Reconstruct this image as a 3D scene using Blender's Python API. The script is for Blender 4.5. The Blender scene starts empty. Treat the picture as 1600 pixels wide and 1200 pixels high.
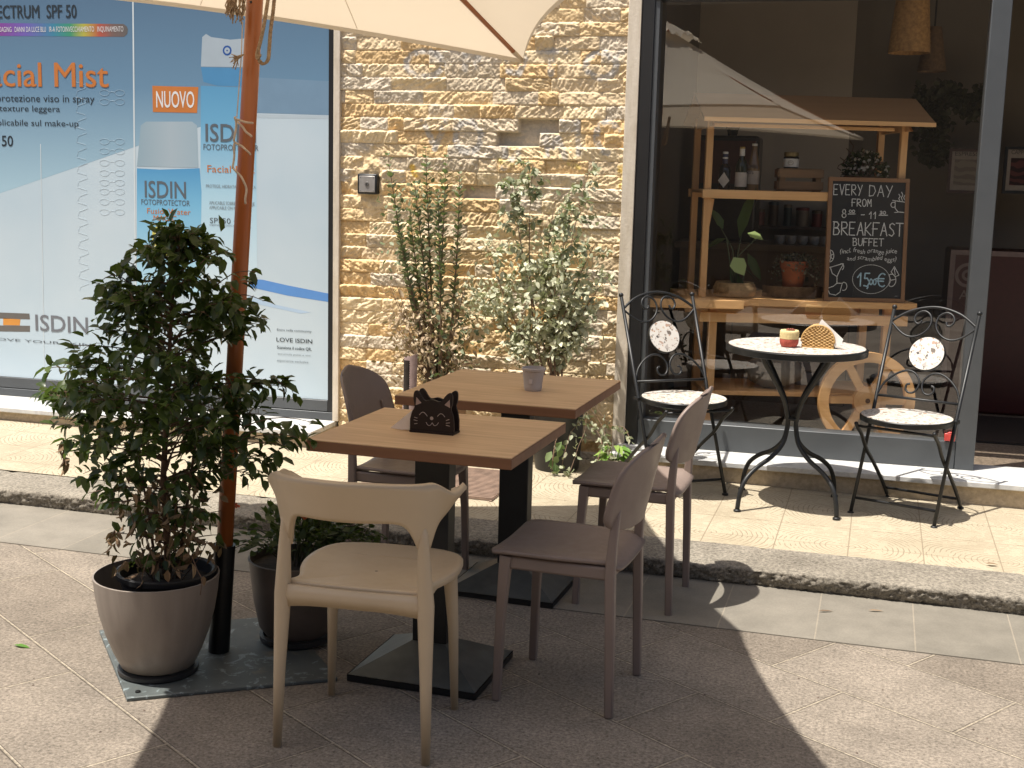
import bpy, math, random
import numpy as np
from mathutils import Vector, Matrix
random.seed(7); rng=np.random.default_rng(7)
sc=bpy.context.scene; col=sc.collection
# ------------------------------------------------------------ camera
FPX=1995.0; PT,RO,YA=[math.radians(a) for a in (9.08,1.495,-14.6)]
FW=Vector((math.sin(YA)*math.cos(PT),math.cos(YA)*math.cos(PT),-math.sin(PT)))
_rt=Vector((math.cos(YA),-math.sin(YA),0)); _up=_rt.cross(FW)
RT=_rt*math.cos(RO)+_up*math.sin(RO); UP=_up*math.cos(RO)-_rt*math.sin(RO)
HC=1.5
cam=bpy.data.cameras.new('camera'); camo=bpy.data.objects.new('camera',cam); col.objects.link(camo)
cam.sensor_width=36; cam.lens=FPX/1600*36; cam.clip_start=.05; cam.clip_end=2000
M=Matrix((RT,UP,-FW)).transposed().to_4x4(); M.translation=(0,0,HC); camo.matrix_world=M
sc.camera=camo
def at(px,py,Y):                      # point of the photo (1600x1200) on the plane y = Y
    d=FW*FPX+RT*(px-800)-UP*(py-600); t=Y/d.y
    return Vector((d.x*t,Y,HC+d.z*t))
def onz(px,py,z):
    d=FW*FPX+RT*(px-800)-UP*(py-600); t=(z-HC)/d.z
    return Vector((d.x*t,d.y*t,z))
# ------------------------------------------------------------ world, sun, exposure
SUN=Vector((-.245,-.235,1)).normalized()       # towards the sun
EL=math.asin(SUN.z); AZ=math.atan2(SUN.x,SUN.y)
w=bpy.data.worlds.new("World"); sc.world=w; w.use_nodes=True
nt=w.node_tree; bg=nt.nodes['Background']
sky=nt.nodes.new('ShaderNodeTexSky'); sky.sky_type='NISHITA'; sky.sun_disc=False
sky.sun_elevation=EL; sky.sun_rotation=AZ; sky.dust_density=4; sky.air_density=1.0; sky.ozone_density=.4
nt.links.new(sky.outputs[0],bg.inputs[0]); bg.inputs[1].default_value=.086
sl=bpy.data.lights.new('sun','SUN'); sl.energy=4.6; sl.angle=math.radians(.55); sl.color=(1,.945,.86)
so=bpy.data.objects.new('sun',sl); col.objects.link(so); so.location=SUN*30
so.rotation_euler=SUN.to_track_quat('Z','Y').to_euler()
sc.view_settings.view_transform='Standard'; sc.view_settings.look='None'; sc.view_settings.gamma=1
sc.view_settings.exposure=.75
sc.render.engine='CYCLES'; sc.cycles.use_denoising=True
sc.cycles.max_bounces=10; sc.cycles.diffuse_bounces=5; sc.cycles.glossy_bounces=4; sc.cycles.transparent_max_bounces=12
sc.cycles.sample_clamp_indirect=6
# ------------------------------------------------------------ helpers
class MB:
    def __init__(s): s.v=[]; s.f=[]; s.c=[]
    def add(s,vs,fs,c=None):
        b=len(s.v); s.v+= [tuple(p) for p in vs]; s.f+=[tuple(i+b for i in f) for f in fs]
        s.c+=[c if c is not None else (0.5,0.5,0.5)]*len(vs) if not isinstance(c,list) else c
        return s
    def box(s,a,b,c=None,m=None):
        (x0,y0,z0),(x1,y1,z1)=a,b
        x0,x1=min(x0,x1),max(x0,x1); y0,y1=min(y0,y1),max(y0,y1); z0,z1=min(z0,z1),max(z0,z1)
        vs=[(x,y,z) for z in(z0,z1) for y in(y0,y1) for x in(x0,x1)]
        if m is not None: vs=[m@Vector(p) for p in vs]
        return s.add(vs,[(0,2,3,1),(4,5,7,6),(0,1,5,4),(2,6,7,3),(0,4,6,2),(1,3,7,5)],c)
    def tube(s,pts,r,n=8,c=None,caps=True,flat=None):
        pts=[Vector(p) for p in pts]; rs=r if isinstance(r,(list,tuple)) else [r]*len(pts)
        vs=[];fs=[]; t0=(pts[1]-pts[0]).normalized()
        a=Vector((0,0,1)) if abs(t0.z)<.9 else Vector((1,0,0)); nrm=t0.cross(a).normalized()
        for i,p in enumerate(pts):
            t=(pts[min(i+1,len(pts)-1)]-pts[max(i-1,0)]).normalized()
            nrm=(nrm-t*nrm.dot(t)).normalized(); bn=t.cross(nrm)
            for k in range(n):
                an=2*math.pi*k/n+ (math.pi/4 if n==4 else 0)
                vs.append(p+(nrm*math.cos(an)*(flat or 1)+bn*math.sin(an))*rs[i])
        for i in range(len(pts)-1):
            for k in range(n): k2=(k+1)%n; fs.append((i*n+k,i*n+k2,(i+1)*n+k2,(i+1)*n+k))
        if caps: fs.append(tuple(range(n-1,-1,-1))); fs.append(tuple(range((len(pts)-1)*n,len(pts)*n)))
        return s.add(vs,fs,c)
    def lathe(s,prof,n=40,c=None,o=(0,0,0),fn=None,cap0=True,cap1=False):
        vs=[];fs=[]
        for j,(r,z) in enumerate(prof):
            for k in range(n):
                a=2*math.pi*k/n; rr=r+(fn(a,j,z) if fn else 0)
                vs.append((o[0]+rr*math.cos(a),o[1]+rr*math.sin(a),o[2]+z))
        for j in range(len(prof)-1):
            for k in range(n): k2=(k+1)%n; fs.append((j*n+k,j*n+k2,(j+1)*n+k2,(j+1)*n+k))
        if cap0: fs.append(tuple(range(n-1,-1,-1)))
        if cap1: fs.append(tuple(range((len(prof)-1)*n,len(prof)*n)))
        return s.add(vs,fs,c)
    def prism(s,poly,y0,y1,c=None,m=None):      # polygon in x,z extruded along y
        n=len(poly); vs=[(x,y0,z) for x,z in poly]+[(x,y1,z) for x,z in poly]
        if m is not None: vs=[m@Vector(p) for p in vs]
        return s.add(vs,[tuple(range(n)),tuple(range(2*n-1,n-1,-1))]+[(i,i+n,(i+1)%n+n,(i+1)%n) for i in range(n)],c)
    def ball(s,o,r,n=10,c=None,sz=1):
        return s.lathe([(max(1e-4,r*math.sin(math.pi*j/n)),-sz*r*math.cos(math.pi*j/n)) for j in range(n+1)],2*n,c,o,cap1=True)
    def grid(s,P,c=None,closed=False):          # P[i][j]
        ni=len(P);nj=len(P[0]); vs=[p for r in P for p in r]
        fs=[(i*nj+j,i*nj+(j+1)%nj,(i+1)*nj+(j+1)%nj,(i+1)*nj+j) for i in range(ni-1) for j in range(nj if closed else nj-1)]
        return s.add(vs,fs,c)
    def build(s,name,m,parent=None,smooth=False,bevel=0,solid=0,sub=0,loc=None,rot=None,autos=None):
        me=bpy.data.meshes.new(name); me.from_pydata(s.v,[],s.f)
        a=me.color_attributes.new('tint','FLOAT_COLOR','POINT')
        a.data.foreach_set('color',np.array([(q[0],q[1],q[2],1) for q in s.c],dtype=np.float32).ravel())
        return finish(name,me,m,parent,smooth,bevel,solid,sub,loc,rot,autos)
def finish(name,me,m,parent=None,smooth=False,bevel=0,solid=0,sub=0,loc=None,rot=None,autos=None):
    me.materials.append(m)
    if smooth or autos:
        me.shade_smooth()
        if autos: me.set_sharp_from_angle(angle=math.radians(autos))
    o=bpy.data.objects.new(name,me); col.objects.link(o)
    if parent: o.parent=parent
    if loc: o.location=loc
    if rot: o.rotation_euler=rot
    if solid:
        q=o.modifiers.new('solid','SOLIDIFY'); q.thickness=solid; q.offset=0
    if bevel:
        q=o.modifiers.new('bevel','BEVEL'); q.width=bevel; q.segments=2; q.limit_method='ANGLE'
        me.shade_smooth(); me.set_sharp_from_angle(angle=math.radians(60))
    if sub:
        q=o.modifiers.new('sub','SUBSURF'); q.levels=sub; q.render_levels=sub
    return o
def npmesh(name,V,F,m,parent=None,cols=None,smooth=True,**k):
    me=bpy.data.meshes.new(name); V=np.asarray(V,dtype=np.float32); F=np.asarray(F,dtype=np.int32)
    me.vertices.add(len(V)); me.vertices.foreach_set('co',V.ravel())
    n=F.shape[1]; me.loops.add(F.size); me.loops.foreach_set('vertex_index',F.ravel())
    me.polygons.add(len(F)); me.polygons.foreach_set('loop_start',np.arange(0,F.size,n,dtype=np.int32))
    me.update(calc_edges=True); me.validate()
    if cols is not None:
        a=me.color_attributes.new('tint','FLOAT_COLOR','POINT')
        a.data.foreach_set('color',np.hstack([cols,np.ones((len(cols),1))]).astype(np.float32).ravel())
    return finish(name,me,m,parent,smooth,**k)
def tag(o,label=None,cat=None,group=None,kind=None):
    if label: o['label']=label
    if cat: o['category']=cat
    if group: o['group']=group
    if kind: o['kind']=kind
    return o
def thing(name,label,cat,loc=(0,0,0),rz=0,group=None):
    o=bpy.data.objects.new(name,None); col.objects.link(o); o.empty_display_size=.1
    o.location=loc; o.rotation_euler=(0,0,rz); return tag(o,label,cat,group)
def dup(o,parent=None):
    c=o.copy(); col.objects.link(c)
    if parent: c.parent=parent
    for ch in list(o.children): dup(ch,c)
    return c
# ------------------------------------------------------------ materials
def sr(r,g,b):
    f=lambda c:(c/255/12.92) if c/255<.04045 else ((c/255+.055)/1.055)**2.4
    return (f(r),f(g),f(b))
class Mat:
    def __init__(s,name):
        s.m=bpy.data.materials.new(name); s.m.use_nodes=True; s.n=s.m.node_tree.nodes; s.l=s.m.node_tree.links
        s.p=s.n['Principled BSDF']; s.out=s.n['Material Output']; s._c=None
    def N(s,t,**k):
        n=s.n.new('ShaderNode'+t)
        for a,b in k.items():
            if a.startswith('i_'):
                key=a[2:].replace('_',' '); n.inputs[key].default_value=b
            else: setattr(n,a,b)
        return n
    def co(s):
        if not s._c: s._c=s.N('TexCoord').outputs['Object']
        return s._c
    def mapn(s,scale=(1,1,1),rot=(0,0,0),loc=(0,0,0),src=None):
        m=s.N('Mapping'); m.inputs['Scale'].default_value=scale; m.inputs['Rotation'].default_value=rot; m.inputs['Location'].default_value=loc
        s.l.new(src or s.co(),m.inputs[0]); return m.outputs[0]
    def noise(s,scale,detail=4,rough=.55,vec=None,dist=0):
        n=s.N('TexNoise'); n.inputs['Scale'].default_value=scale; n.inputs['Detail'].default_value=detail
        n.inputs['Roughness'].default_value=rough; n.inputs['Distortion'].default_value=dist
        s.l.new(vec or s.co(),n.inputs['Vector']); return n.outputs[0]
    def ramp(s,f,stops):
        r=s.N('ValToRGB'); e=r.color_ramp.elements
        while len(e)<len(stops): e.new(.5)
        for q,(p,c) in zip(e,stops): q.position=p; q.color=(*c,1) if not isinstance(c,(int,float)) else (c,c,c,1)
        s.l.new(f,r.inputs[0]); return r.outputs[0]
    def mix(s,f,a,b,mode='MIX'):
        m=s.N('Mix',data_type='RGBA',blend_type=mode)
        for i,v in ((0,f),(6,a),(7,b)):
            if hasattr(v,'links'): s.l.new(v,m.inputs[i])
            elif i==0: m.inputs[0].default_value=v
            else: m.inputs[i].default_value=(*v,1) if not isinstance(v,(int,float)) else (v,v,v,1)
        return m.outputs[2]
    def math(s,op,a,b=0,c=None):
        m=s.N('Math',operation=op)
        for i,v in enumerate((a,b) if c is None else (a,b,c)):
            if hasattr(v,'links'): s.l.new(v,m.inputs[i])
            else: m.inputs[i].default_value=v
        return m.outputs[0]
    def attr(s): return s.N('Attribute',attribute_name='tint').outputs[0]
    def set(s,color=None,rough=None,metal=None,spec=None,**k):
        for nme,v in (('Base Color',color),('Roughness',rough),('Metallic',metal),('Specular IOR Level',spec)):
            if v is None: continue
            if hasattr(v,'links'): s.l.new(v,s.p.inputs[nme])
            else: s.p.inputs[nme].default_value=(*v,1) if nme=='Base Color' else v
        for a,b in k.items(): s.p.inputs[a.replace('_',' ')].default_value=b
        return s
    def bump(s,h,strength=.3,dist=.01):
        b=s.N('Bump'); b.inputs['Strength'].default_value=strength; b.inputs['Distance'].default_value=dist
        s.l.new(h,b.inputs['Height']); s.l.new(b.outputs[0],s.p.inputs['Normal']); return s
def plain(name,c,rough=.5,metal=0,var=.12,scale=30,bump=0,bscale=200,spec=None):
    m=Mat(name); f=m.noise(scale,4)
    if 'plastic' in name: rough=m.ramp(m.noise(9,6,.7),[(.35,rough-.12),(.7,rough+.15)])
    a=tuple(x*(1-var) for x in c); b=tuple(min(1,x*(1+var)) for x in c)
    m.set(m.ramp(f,[(.3,a),(.7,b)]),rough,metal,spec)
    if bump: m.bump(m.noise(bscale,3),bump,.003)
    return m.m
def wood(name,c1,c2,rough=.45,axis=0,scale=14,bump=.08):
    m=Mat(name); s=[1,1,1]; s=[scale*2.2]*3; s[axis]=scale*.14
    f=m.noise(1,6,.6,m.mapn(tuple(s)),.6); g=m.noise(1,2,.5,m.mapn(tuple(q*5 for q in s)))
    c=m.ramp(f,[(.3,c1),(.5,tuple((a+b)/2 for a,b in zip(c1,c2))),(.72,c2)])
    m.set(m.mix(.25,c,m.ramp(g,[(.3,c1),(.7,c2)])),rough); m.bump(g,bump,.002); return m.m
def leafmat(name,c1,c2,rough=.4,trans=.25):
    m=Mat(name); c=m.mix(m.N('SeparateColor').outputs[0],c1,c2)
    sep=[n for n in m.n if n.bl_idname=='ShaderNodeSeparateColor'][0]; m.l.new(m.attr(),sep.inputs[0])
    m.set(c,rough,spec=.35)
    t=m.N('BsdfTranslucent'); m.l.new(m.mix(.5,c,(.25,.4,.05)),t.inputs[0])
    x=m.N('MixShader'); x.inputs[0].default_value=trans; m.l.new(m.p.outputs[0],x.inputs[1]); m.l.new(t.outputs[0],x.inputs[2]); m.l.new(x.outputs[0],m.out.inputs[0])
    return m.m
def glass(name,refl=.12,tint=(.86,.88,.86)):
    m=Mat(name); t=m.N('BsdfTransparent'); t.inputs[0].default_value=(*tint,1)
    g=m.N('BsdfGlossy'); g.inputs['Roughness'].default_value=0.0; g.inputs[0].default_value=(1,1,1,1)
    f=m.N('LayerWeight'); f.inputs[0].default_value=.1
    x=m.N('MixShader'); m.l.new(m.math('ADD',refl,m.math('MULTIPLY',f.outputs[0],.06)),x.inputs[0]); m.l.new(t.outputs[0],x.inputs[1]); m.l.new(g.outputs[0],x.inputs[2]); m.l.new(x.outputs[0],m.out.inputs[0])
    return m.m
blackmetal=plain('black_metal',(.012,.013,.013),.35,.3,.3,20)
blackpaint=plain('black_steel',(.014,.015,.016),.45,.2,.3,25,.1)
greyframe=plain('grey_aluminium',(.085,.092,.098),.42,.25,.08,6)
darkframe=plain('dark_aluminium',(.02,.02,.021),.4,.25,.1,6)
# street slabs
m=Mat('street_slabs'); v=m.mapn((1,1,1),(0,0,math.radians(34.5)),(.2,0.33,0))
bt=m.N('TexBrick'); m.l.new(v,bt.inputs['Vector']); bt.offset=.42; bt.squash=1
for k,x in (('Scale',1),('Mortar Size',.0075),('Mortar Smooth',1.0),('Bias',0),('Brick Width',.62),('Row Height',.345)): bt.inputs[k].default_value=x
bt.inputs['Color1'].default_value=(.178,.150,.120,1); bt.inputs['Color2'].default_value=(.232,.199,.162,1); bt.inputs['Mortar'].default_value=(.325,.28,.215,1)
wob=m.mix(.016,v,m.N('TexNoise',i_Scale=17).outputs[1]); m.l.new(wob,bt.inputs['Vector'])
g=m.noise(95,5,.8); st=m.noise(3.5,5,.6); st2=m.noise(24,4,.65)
c=m.mix(1,bt.outputs[0],m.ramp(g,[(.36,.5),(.5,1.0),(.64,1.48)]),'MULTIPLY')
c=m.mix(1,c,m.ramp(st,[(.3,.8),(.7,1.15)]),'MULTIPLY'); c=m.mix(1,c,m.ramp(st2,[(.3,.88),(.6,1.05)]),'MULTIPLY')
h=m.math('SUBTRACT',m.math('MULTIPLY',g,.5),m.math('MULTIPLY',bt.outputs[1],.9))
crk=m.noise(16,4); c=m.mix(m.math('MULTIPLY',m.ramp(bt.outputs[1],[(.02,0),(.1,1),(.36,1),(.5,0)]),m.ramp(crk,[(.34,.2),(.5,.95)])),c,(.07,.058,.047)); c=m.mix(m.math('MULTIPLY',m.ramp(m.noise(1.1,6,.7),[(.56,0),(.66,.3)]),1.0),c,(.10,.085,.07)); h=m.math('ADD',h,m.math('MULTIPLY',st2,.6)); m.set(c,.85,spec=.25).bump(h,.8,.006); M_street=m.m
# smooth gutter strip
m=Mat('gutter_slabs'); v=m.mapn((1,1,1),(0,0,math.radians(1.35)),(.13,40,0))
bt=m.N('TexBrick'); bt.offset=0; 
for k,x in (('Scale',1),('Mortar Size',.003),('Mortar Smooth',.3),('Bias',0),('Brick Width',.325),('Row Height',90)): bt.inputs[k].default_value=x
m.l.new(v,bt.inputs['Vector']); bt.inputs['Color1'].default_value=(.175,.16,.132,1); bt.inputs['Color2'].default_value=(.21,.19,.158,1); bt.inputs['Mortar'].default_value=(.25,.22,.175,1)
st=m.noise(5,5,.6); g=m.noise(160,3)
c=m.mix(1,bt.outputs[0],m.ramp(st,[(.3,.82),(.7,1.14)]),'MULTIPLY'); c=m.mix(1,c,m.ramp(g,[(.3,.92),(.7,1.08)]),'MULTIPLY')
m.set(c,.75,spec=.3).bump(m.math('SUBTRACT',m.math('MULTIPLY',g,.15),bt.outputs[1]),.4,.004); M_gutter=m.m
# sidewalk tile: embossed rings inside 28 cm squares
m=Mat('sidewalk_tile'); v=m.mapn((1,1,1),(0,0,math.radians(1.35)),(.05,.02,0)); sx=m.N('SeparateXYZ'); m.l.new(v,sx.inputs[0])
T=.29; px_=m.math('PINGPONG',sx.outputs[0],T); py_=m.math('PINGPONG',sx.outputs[1],T)
d=m.math('SQRT',m.math('ADD',m.math('MULTIPLY',px_,px_),m.math('MULTIPLY',py_,py_)))
d=m.math('ADD',d,m.math('MULTIPLY',m.noise(9,2),.03))
ring=m.math('PINGPONG',m.math('MULTIPLY',d,1/.021),.5); groove=m.math('LESS_THAN',ring,.1)
brk=m.math('GREATER_THAN',m.noise(22,2),.45); groove=m.math('MULTIPLY',groove,brk)
jx=m.math('LESS_THAN',m.math('PINGPONG',sx.outputs[0],T/2),.0022); jy=m.math('LESS_THAN',m.math('PINGPONG',sx.outputs[1],T/2),.0022)
j=m.math('MAXIMUM',jx,jy); ln=m.math('MAXIMUM',m.math('MULTIPLY',groove,.62),m.math('MULTIPLY',j,.7))
st=m.noise(2.3,5,.6); g=m.noise(180,3); base=m.ramp(st,[(.3,(.34,.29,.205)),(.5,(.40,.345,.25)),(.72,(.43,.375,.275))])
c=m.mix(ln,base,(.19,.145,.095)); c=m.mix(1,c,m.ramp(g,[(.3,.86),(.7,1.08)]),'MULTIPLY')
m.set(c,.8,spec=.25).bump(m.math('SUBTRACT',m.math('MULTIPLY',g,.35),ln),.8,.005); M_tile=m.m
# kerb stone
m=Mat('kerb_stone'); st=m.noise(4,5,.65); g=m.noise(80,5,.8)
c=m.mix(1,m.ramp(st,[(.3,(.21,.187,.152)),(.7,(.32,.287,.235))]),m.ramp(g,[(.36,.45),(.64,1.4)]),'MULTIPLY'); m.set(c,.9,spec=.2).bump(g,.9,.008); M_kerb=m.m
# marble
m=Mat('marble'); f=m.noise(3,8,.65,None,1.4); m.set(m.ramp(f,[(.35,(.44,.45,.45)),(.5,(.60,.60,.58)),(.56,(.50,.50,.50)),(.7,(.64,.63,.61))]),.35); M_marble=m.m
m=Mat('riser_stone'); f=m.noise(40,5,.7); m.set(m.ramp(f,[(.3,(.36,.29,.20)),(.7,(.56,.46,.33))]),.9).bump(f,.5,.008); M_riser=m.m
m=Mat('travertine'); f=m.noise(1,6,.65,m.mapn((30,30,6))); m.set(m.ramp(f,[(.3,(.50,.43,.33)),(.7,(.66,.59,.49))]),.7).bump(m.noise(70,4),.3,.004); M_trav=m.m
# split stone
m=Mat('split_stone'); g=m.noise(70,5,.7); g2=m.noise(14,4,.6)
c=m.mix(1,m.attr(),m.ramp(g,[(.25,.90),(.5,1.18),(.75,1.42)]),'MULTIPLY'); c=m.mix(m.ramp(g2,[(.5,0),(.74,.14)]),c,(.60,.45,.28))
m.set(c,.85,spec=.25).bump(g,.5,.006); M_stone=m.m
# ============================================================ SETTING
KS=math.tan(math.radians(-1.35)); kerbY=lambda x:4.735+KS*x           # kerb line
zs=lambda x,y:.07+max(0,min(1.3,(y-4.75)/1.45))*(-x-1)*.0075           # pavement height
fn=np.array
def vnoise(x,y,seed=0):
    x=np.asarray(x,float);y=np.asarray(y,float); xi=np.floor(x).astype(int);yi=np.floor(y).astype(int); fx=x-xi;fy=y-yi
    def h(a,b):
        n=(a*374761393+b*668265263+seed*974634777)&0x7fffffff; n=((n^(n>>13))*1274126177)&0x7fffffff; n=n^(n>>16)
        return (n&0xffff)/65535.
    fx=fx*fx*(3-2*fx);fy=fy*fy*(3-2*fy)
    return (h(xi,yi)*(1-fx)+h(xi+1,yi)*fx)*(1-fy)+(h(xi,yi+1)*(1-fx)+h(xi+1,yi+1)*fx)*fy
def fbm(x,y,seed=0,o=4,g=.5):
    s=0;a=1;t=0
    for k in range(o): s=s+a*vnoise(x*2**k,y*2**k,seed+k);t+=a;a*=g
    return s/t
# street: one sheet to the horizon
def quad(name,pts,m,kind='structure'):
    o=MB().add(pts,[(0,1,2,3)]).build(name,m); o['kind']=kind; return o
S=400
quad('street',[(-S,-S,0),(S,-S,0),(S,S,0),(-S,S,0)],M_street)
q=[(-9,kerbY(-9)-.505),(5,kerbY(5)-.505),(5,kerbY(5)+.05),(-9,kerbY(-9)+.05)]; o=MB().add([(x,y,z) for z in(-.02,.004) for x,y in q],[(4,5,6,7),(0,1,5,4),(1,2,6,5),(2,3,7,6),(3,0,4,7)]).build('paving',M_gutter); o['kind']='structure'
# kerb with a rough broken face
xs=np.arange(-6.5,2.2,.007); V=[];F=[]
prof=[(.016,0,1),(.013,.007,1),(.010,.014,1),(.007,.022,1),(.005,.03,1),(.003,.038,1),(.001,.045,1),(0,.052,.9),(0,.058,.7),(.001,.064,.5),(.004,.069,.35),(.03,.071,.3),(.10,.072,.12),(.2,.072,.1),(.31,.071,.05)]
for j,(dy,z,a) in enumerate(prof):
    n=(fbm(xs*55,np.full_like(xs,j*1.3),3,5,.7)-.5)*.036*a+(fbm(xs*5,np.full_like(xs,j*.2),9,2)-.5)*.012*min(1,a*1.6)*(1 if j<11 else 0)
    jt=np.minimum(np.abs(((xs+.33+.15*np.sin(xs))%1.13)-.03),.03)/.03
    for i,x in enumerate(xs):
        V.append((x,kerbY(x)+dy+n[i]*1.0+(1-jt[i])*.012*(a>.5),z+ (n[i]*.12 if 7<j else 0)-(1-jt[i])*.006*(j>9)))
n=len(xs); F=[(j*n+i,j*n+i+1,(j+1)*n+i+1,(j+1)*n+i) for j in range(len(prof)-1) for i in range(n-1)]
o=npmesh('kerb',V,F,M_kerb,smooth=False); o['kind']='structure'
# pavement
gx=np.linspace(-7,4,45); b=MB()
rows=[[(x,kerbY(x)+.305,zs(x,kerbY(x)+.305)) for x in gx]]+[[(x,y,zs(x,y)) for x in gx] for y in np.linspace(5.15,6.45,14)]
o=b.grid(rows).build('sidewalk',M_tile); o['kind']='structure'
# doorsteps under both shop fronts
def doorstep(name,x0,x1,yf,label):
    t=thing(name,label,'doorstep',((x0+x1)/2,6.3,.1)); c=Vector(t.location)
    L=lambda p:(p[0]-c.x,p[1]-c.y,p[2]-c.z)
    MB().box(L((x0,yf,.145)),L((x1,6.56,.172))).build('marble_slab',M_marble,t,bevel=.004)
    MB().box(L((x0,yf+.03,.0)),L((x1,6.5,.144))).build('riser',M_riser,t)
doorstep('doorstep',-7,-2.66,6.07,'white marble doorstep along the sunscreen poster window')
doorstep('doorstep',-1.095,3.2,6.14,'white marble doorstep under the cafe window and doorway')
# ------------------------------------------------------------ stone wall panel
X0,X1,Z0,Z1=-2.645,-1.095,.05,3.05; dx=.005;dz=.004
xs=np.arange(X0,X1+dx,dx); zz=np.arange(Z0,Z1+dz,dz); XX,ZZ=np.meshgrid(xs,zz)
RH=.068; row=np.floor((ZZ-2.215)/RH).astype(int); fz=((ZZ-2.215)/RH)-row
Hh=np.zeros_like(XX); C=np.zeros(XX.shape+(3,)); E=np.zeros_like(XX)
pal=[sr(212,189,150),sr(208,182,140),sr(204,183,149),sr(198,182,156),sr(216,196,160),sr(206,176,130),sr(194,181,160)]
gap=[(at(811,185,6.43),at(874,205,6.43)),(at(779,206,6.43),at(843,225,6.43)),(at(724,288,6.43),at(775,307,6.43))]
gapr=[(a.x,b_.x,int(math.floor((((a.z+b_.z)/2)-2.215)/RH))) for a,b_ in gap]
for r in range(row.min(),row.max()+1):
    R=row==r
    cuts=[X0-rng.uniform(0,.2)]
    while cuts[-1]<X1: cuts.append(cuts[-1]+rng.choice([.10,.15,.21,.28,.36],p=[.12,.18,.25,.27,.18])*rng.uniform(.85,1.15))
    for (ga,gb,gr) in gapr:
        if gr==r: cuts=[c for c in cuts if not(ga-.05<c<gb+.05)]+[ga,gb]
    cuts=sorted(cuts)
    for a,b_ in zip(cuts[:-1],cuts[1:]):
        q=R&(XX>=a)&(XX<b_)
        if not q.any(): continue
        isgap=any(gr==r and abs(a-ga)<1e-6 for ga,gb,gr in gapr)
        u=(XX[q]-a)/(b_-a)-.5; v=fz[q]-.5
        e=np.minimum(np.minimum(XX[q]-a,b_-XX[q]),np.minimum(fz[q],1-fz[q])*RH); E[q]=e
        if isgap:
            Hh[q]=-.034+(fbm(XX[q]*60,ZZ[q]*60,5)-.5)*.006; C[q]=sr(176,166,150); continue
        k=rng.random(); h=rng.uniform(0,.006)
        ang=rng.uniform(.3,1.2)*rng.choice([-1,1]); p=(XX[q]*math.cos(ang)+ZZ[q]*math.sin(ang)); p2=(-XX[q]*math.sin(ang)+ZZ[q]*math.cos(ang))
        ridg=1-np.abs(2*fbm(p*16+r*3.1,p2*60,r+17,3)-1)            # split ridges along one direction
        steps=np.floor(fbm(p*14+r,p2*26,r*7+3,3)*rng.uniform(4,8))/6
        hh=h+u*rng.uniform(-.008,.008)+v*rng.uniform(-.006,.010)+ridg**2*.011*rng.uniform(.3,1.2)+steps*.017*rng.uniform(.25,1.1)+(fbm(XX[q]*60+p*60,ZZ[q]*75,2,4,.6)-.5)*.010
        if k<.14: hh+= .010*np.clip(v*2+fbm(XX[q]*12,ZZ[q]*0+r,4)*2-1,-1,1)
        g=np.clip(e/.0035,0,1); Hh[q]=hh*(.75+.25*np.clip(e/.006,0,1))-(1-g)*.005
        cc=np.array(pal[rng.integers(len(pal))])*rng.uniform(.9,1.08); C[q]=cc
# rough mortar patch around the switch box
sx,sz=-2.49,1.47; pd=np.hypot((XX-sx)/.10,(ZZ-sz)/.20)+(fbm(XX*22,ZZ*22,31)-.5)*.7; pm=np.clip((1-pd)*4,0,1)
Hh=Hh*(1-pm)+pm*(.008+(fbm(XX*30,ZZ*30,77,5)-.5)*.03); C=C*(1-pm[...,None])+pm[...,None]*np.array(sr(214,190,150))
# worn grey paint strokes and yellow flecks
def stroke(pts,wd,colr,al):
    global C
    P=[at(px,py,6.42) for px,py in pts]
    for a,b_ in zip(P[:-1],P[1:]):
        ax,az,bx,bz=a.x,a.z,b_.x,b_.z; L2=(bx-ax)**2+(bz-az)**2+1e-9
        t=np.clip(((XX-ax)*(bx-ax)+(ZZ-az)*(bz-az))/L2,0,1); d=np.hypot(XX-ax-t*(bx-ax),ZZ-az-t*(bz-az))
        mk=(np.clip((wd-d)/(wd*.4),0,1)*al*np.clip(fbm(XX*50,ZZ*50,91,3)*3-.7,0,.85))[...,None]
        C=C*(1-mk)+mk*np.array(colr)
gr=sr(178,172,162)
circ=lambda cx,cy,rx,ry,a0=0,a1=360:[(cx+rx*math.cos(math.radians(a)),cy+ry*math.sin(math.radians(a))) for a in range(a0,a1+1,24)]
for p in (circ(664,100,29,20),[(727,80),(727,108)],[(727,84),(748,90),(742,104)],[(793,84),(796,112),(812,116),(822,90)],[(862,78),(862,116)],[(842,80),(884,80)],circ(940,102,24,20),[(955,90),(975,80)],
          [(662,188),(680,232),(698,190)],circ(732,214,20,24),[(790,215),(790,250)],[(812,236),(800,250),(788,262)],[(850,206),(858,240),(872,216),(884,246)],[(902,190),(905,240)],circ(950,215,18,24,90,330)): stroke(p,.020,gr,.95)
stroke([(645,262),(650,272)],.022,sr(226,184,60),.9); stroke([(782,250),(800,258)],.018,sr(206,196,110),.6); stroke([(970,262),(972,290)],.02,sr(226,190,70),.8); stroke([(890,255),(905,262)],.015,sr(216,196,90),.6)
Yw=6.425; V=np.stack([XX.ravel(),(Yw-Hh).ravel(),ZZ.ravel()],1)
nz,nx=XX.shape; I=np.arange(nz*nx).reshape(nz,nx)
F=np.stack([I[:-1,:-1].ravel(),I[:-1,1:].ravel(),I[1:,1:].ravel(),I[1:,:-1].ravel()],1)
wall=npmesh('stone_wall',V,F,M_stone,cols=C.reshape(-1,3),smooth=False)
tag(wall,'sandstone wall of rough split stone courses between the two shop windows','wall')
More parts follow.
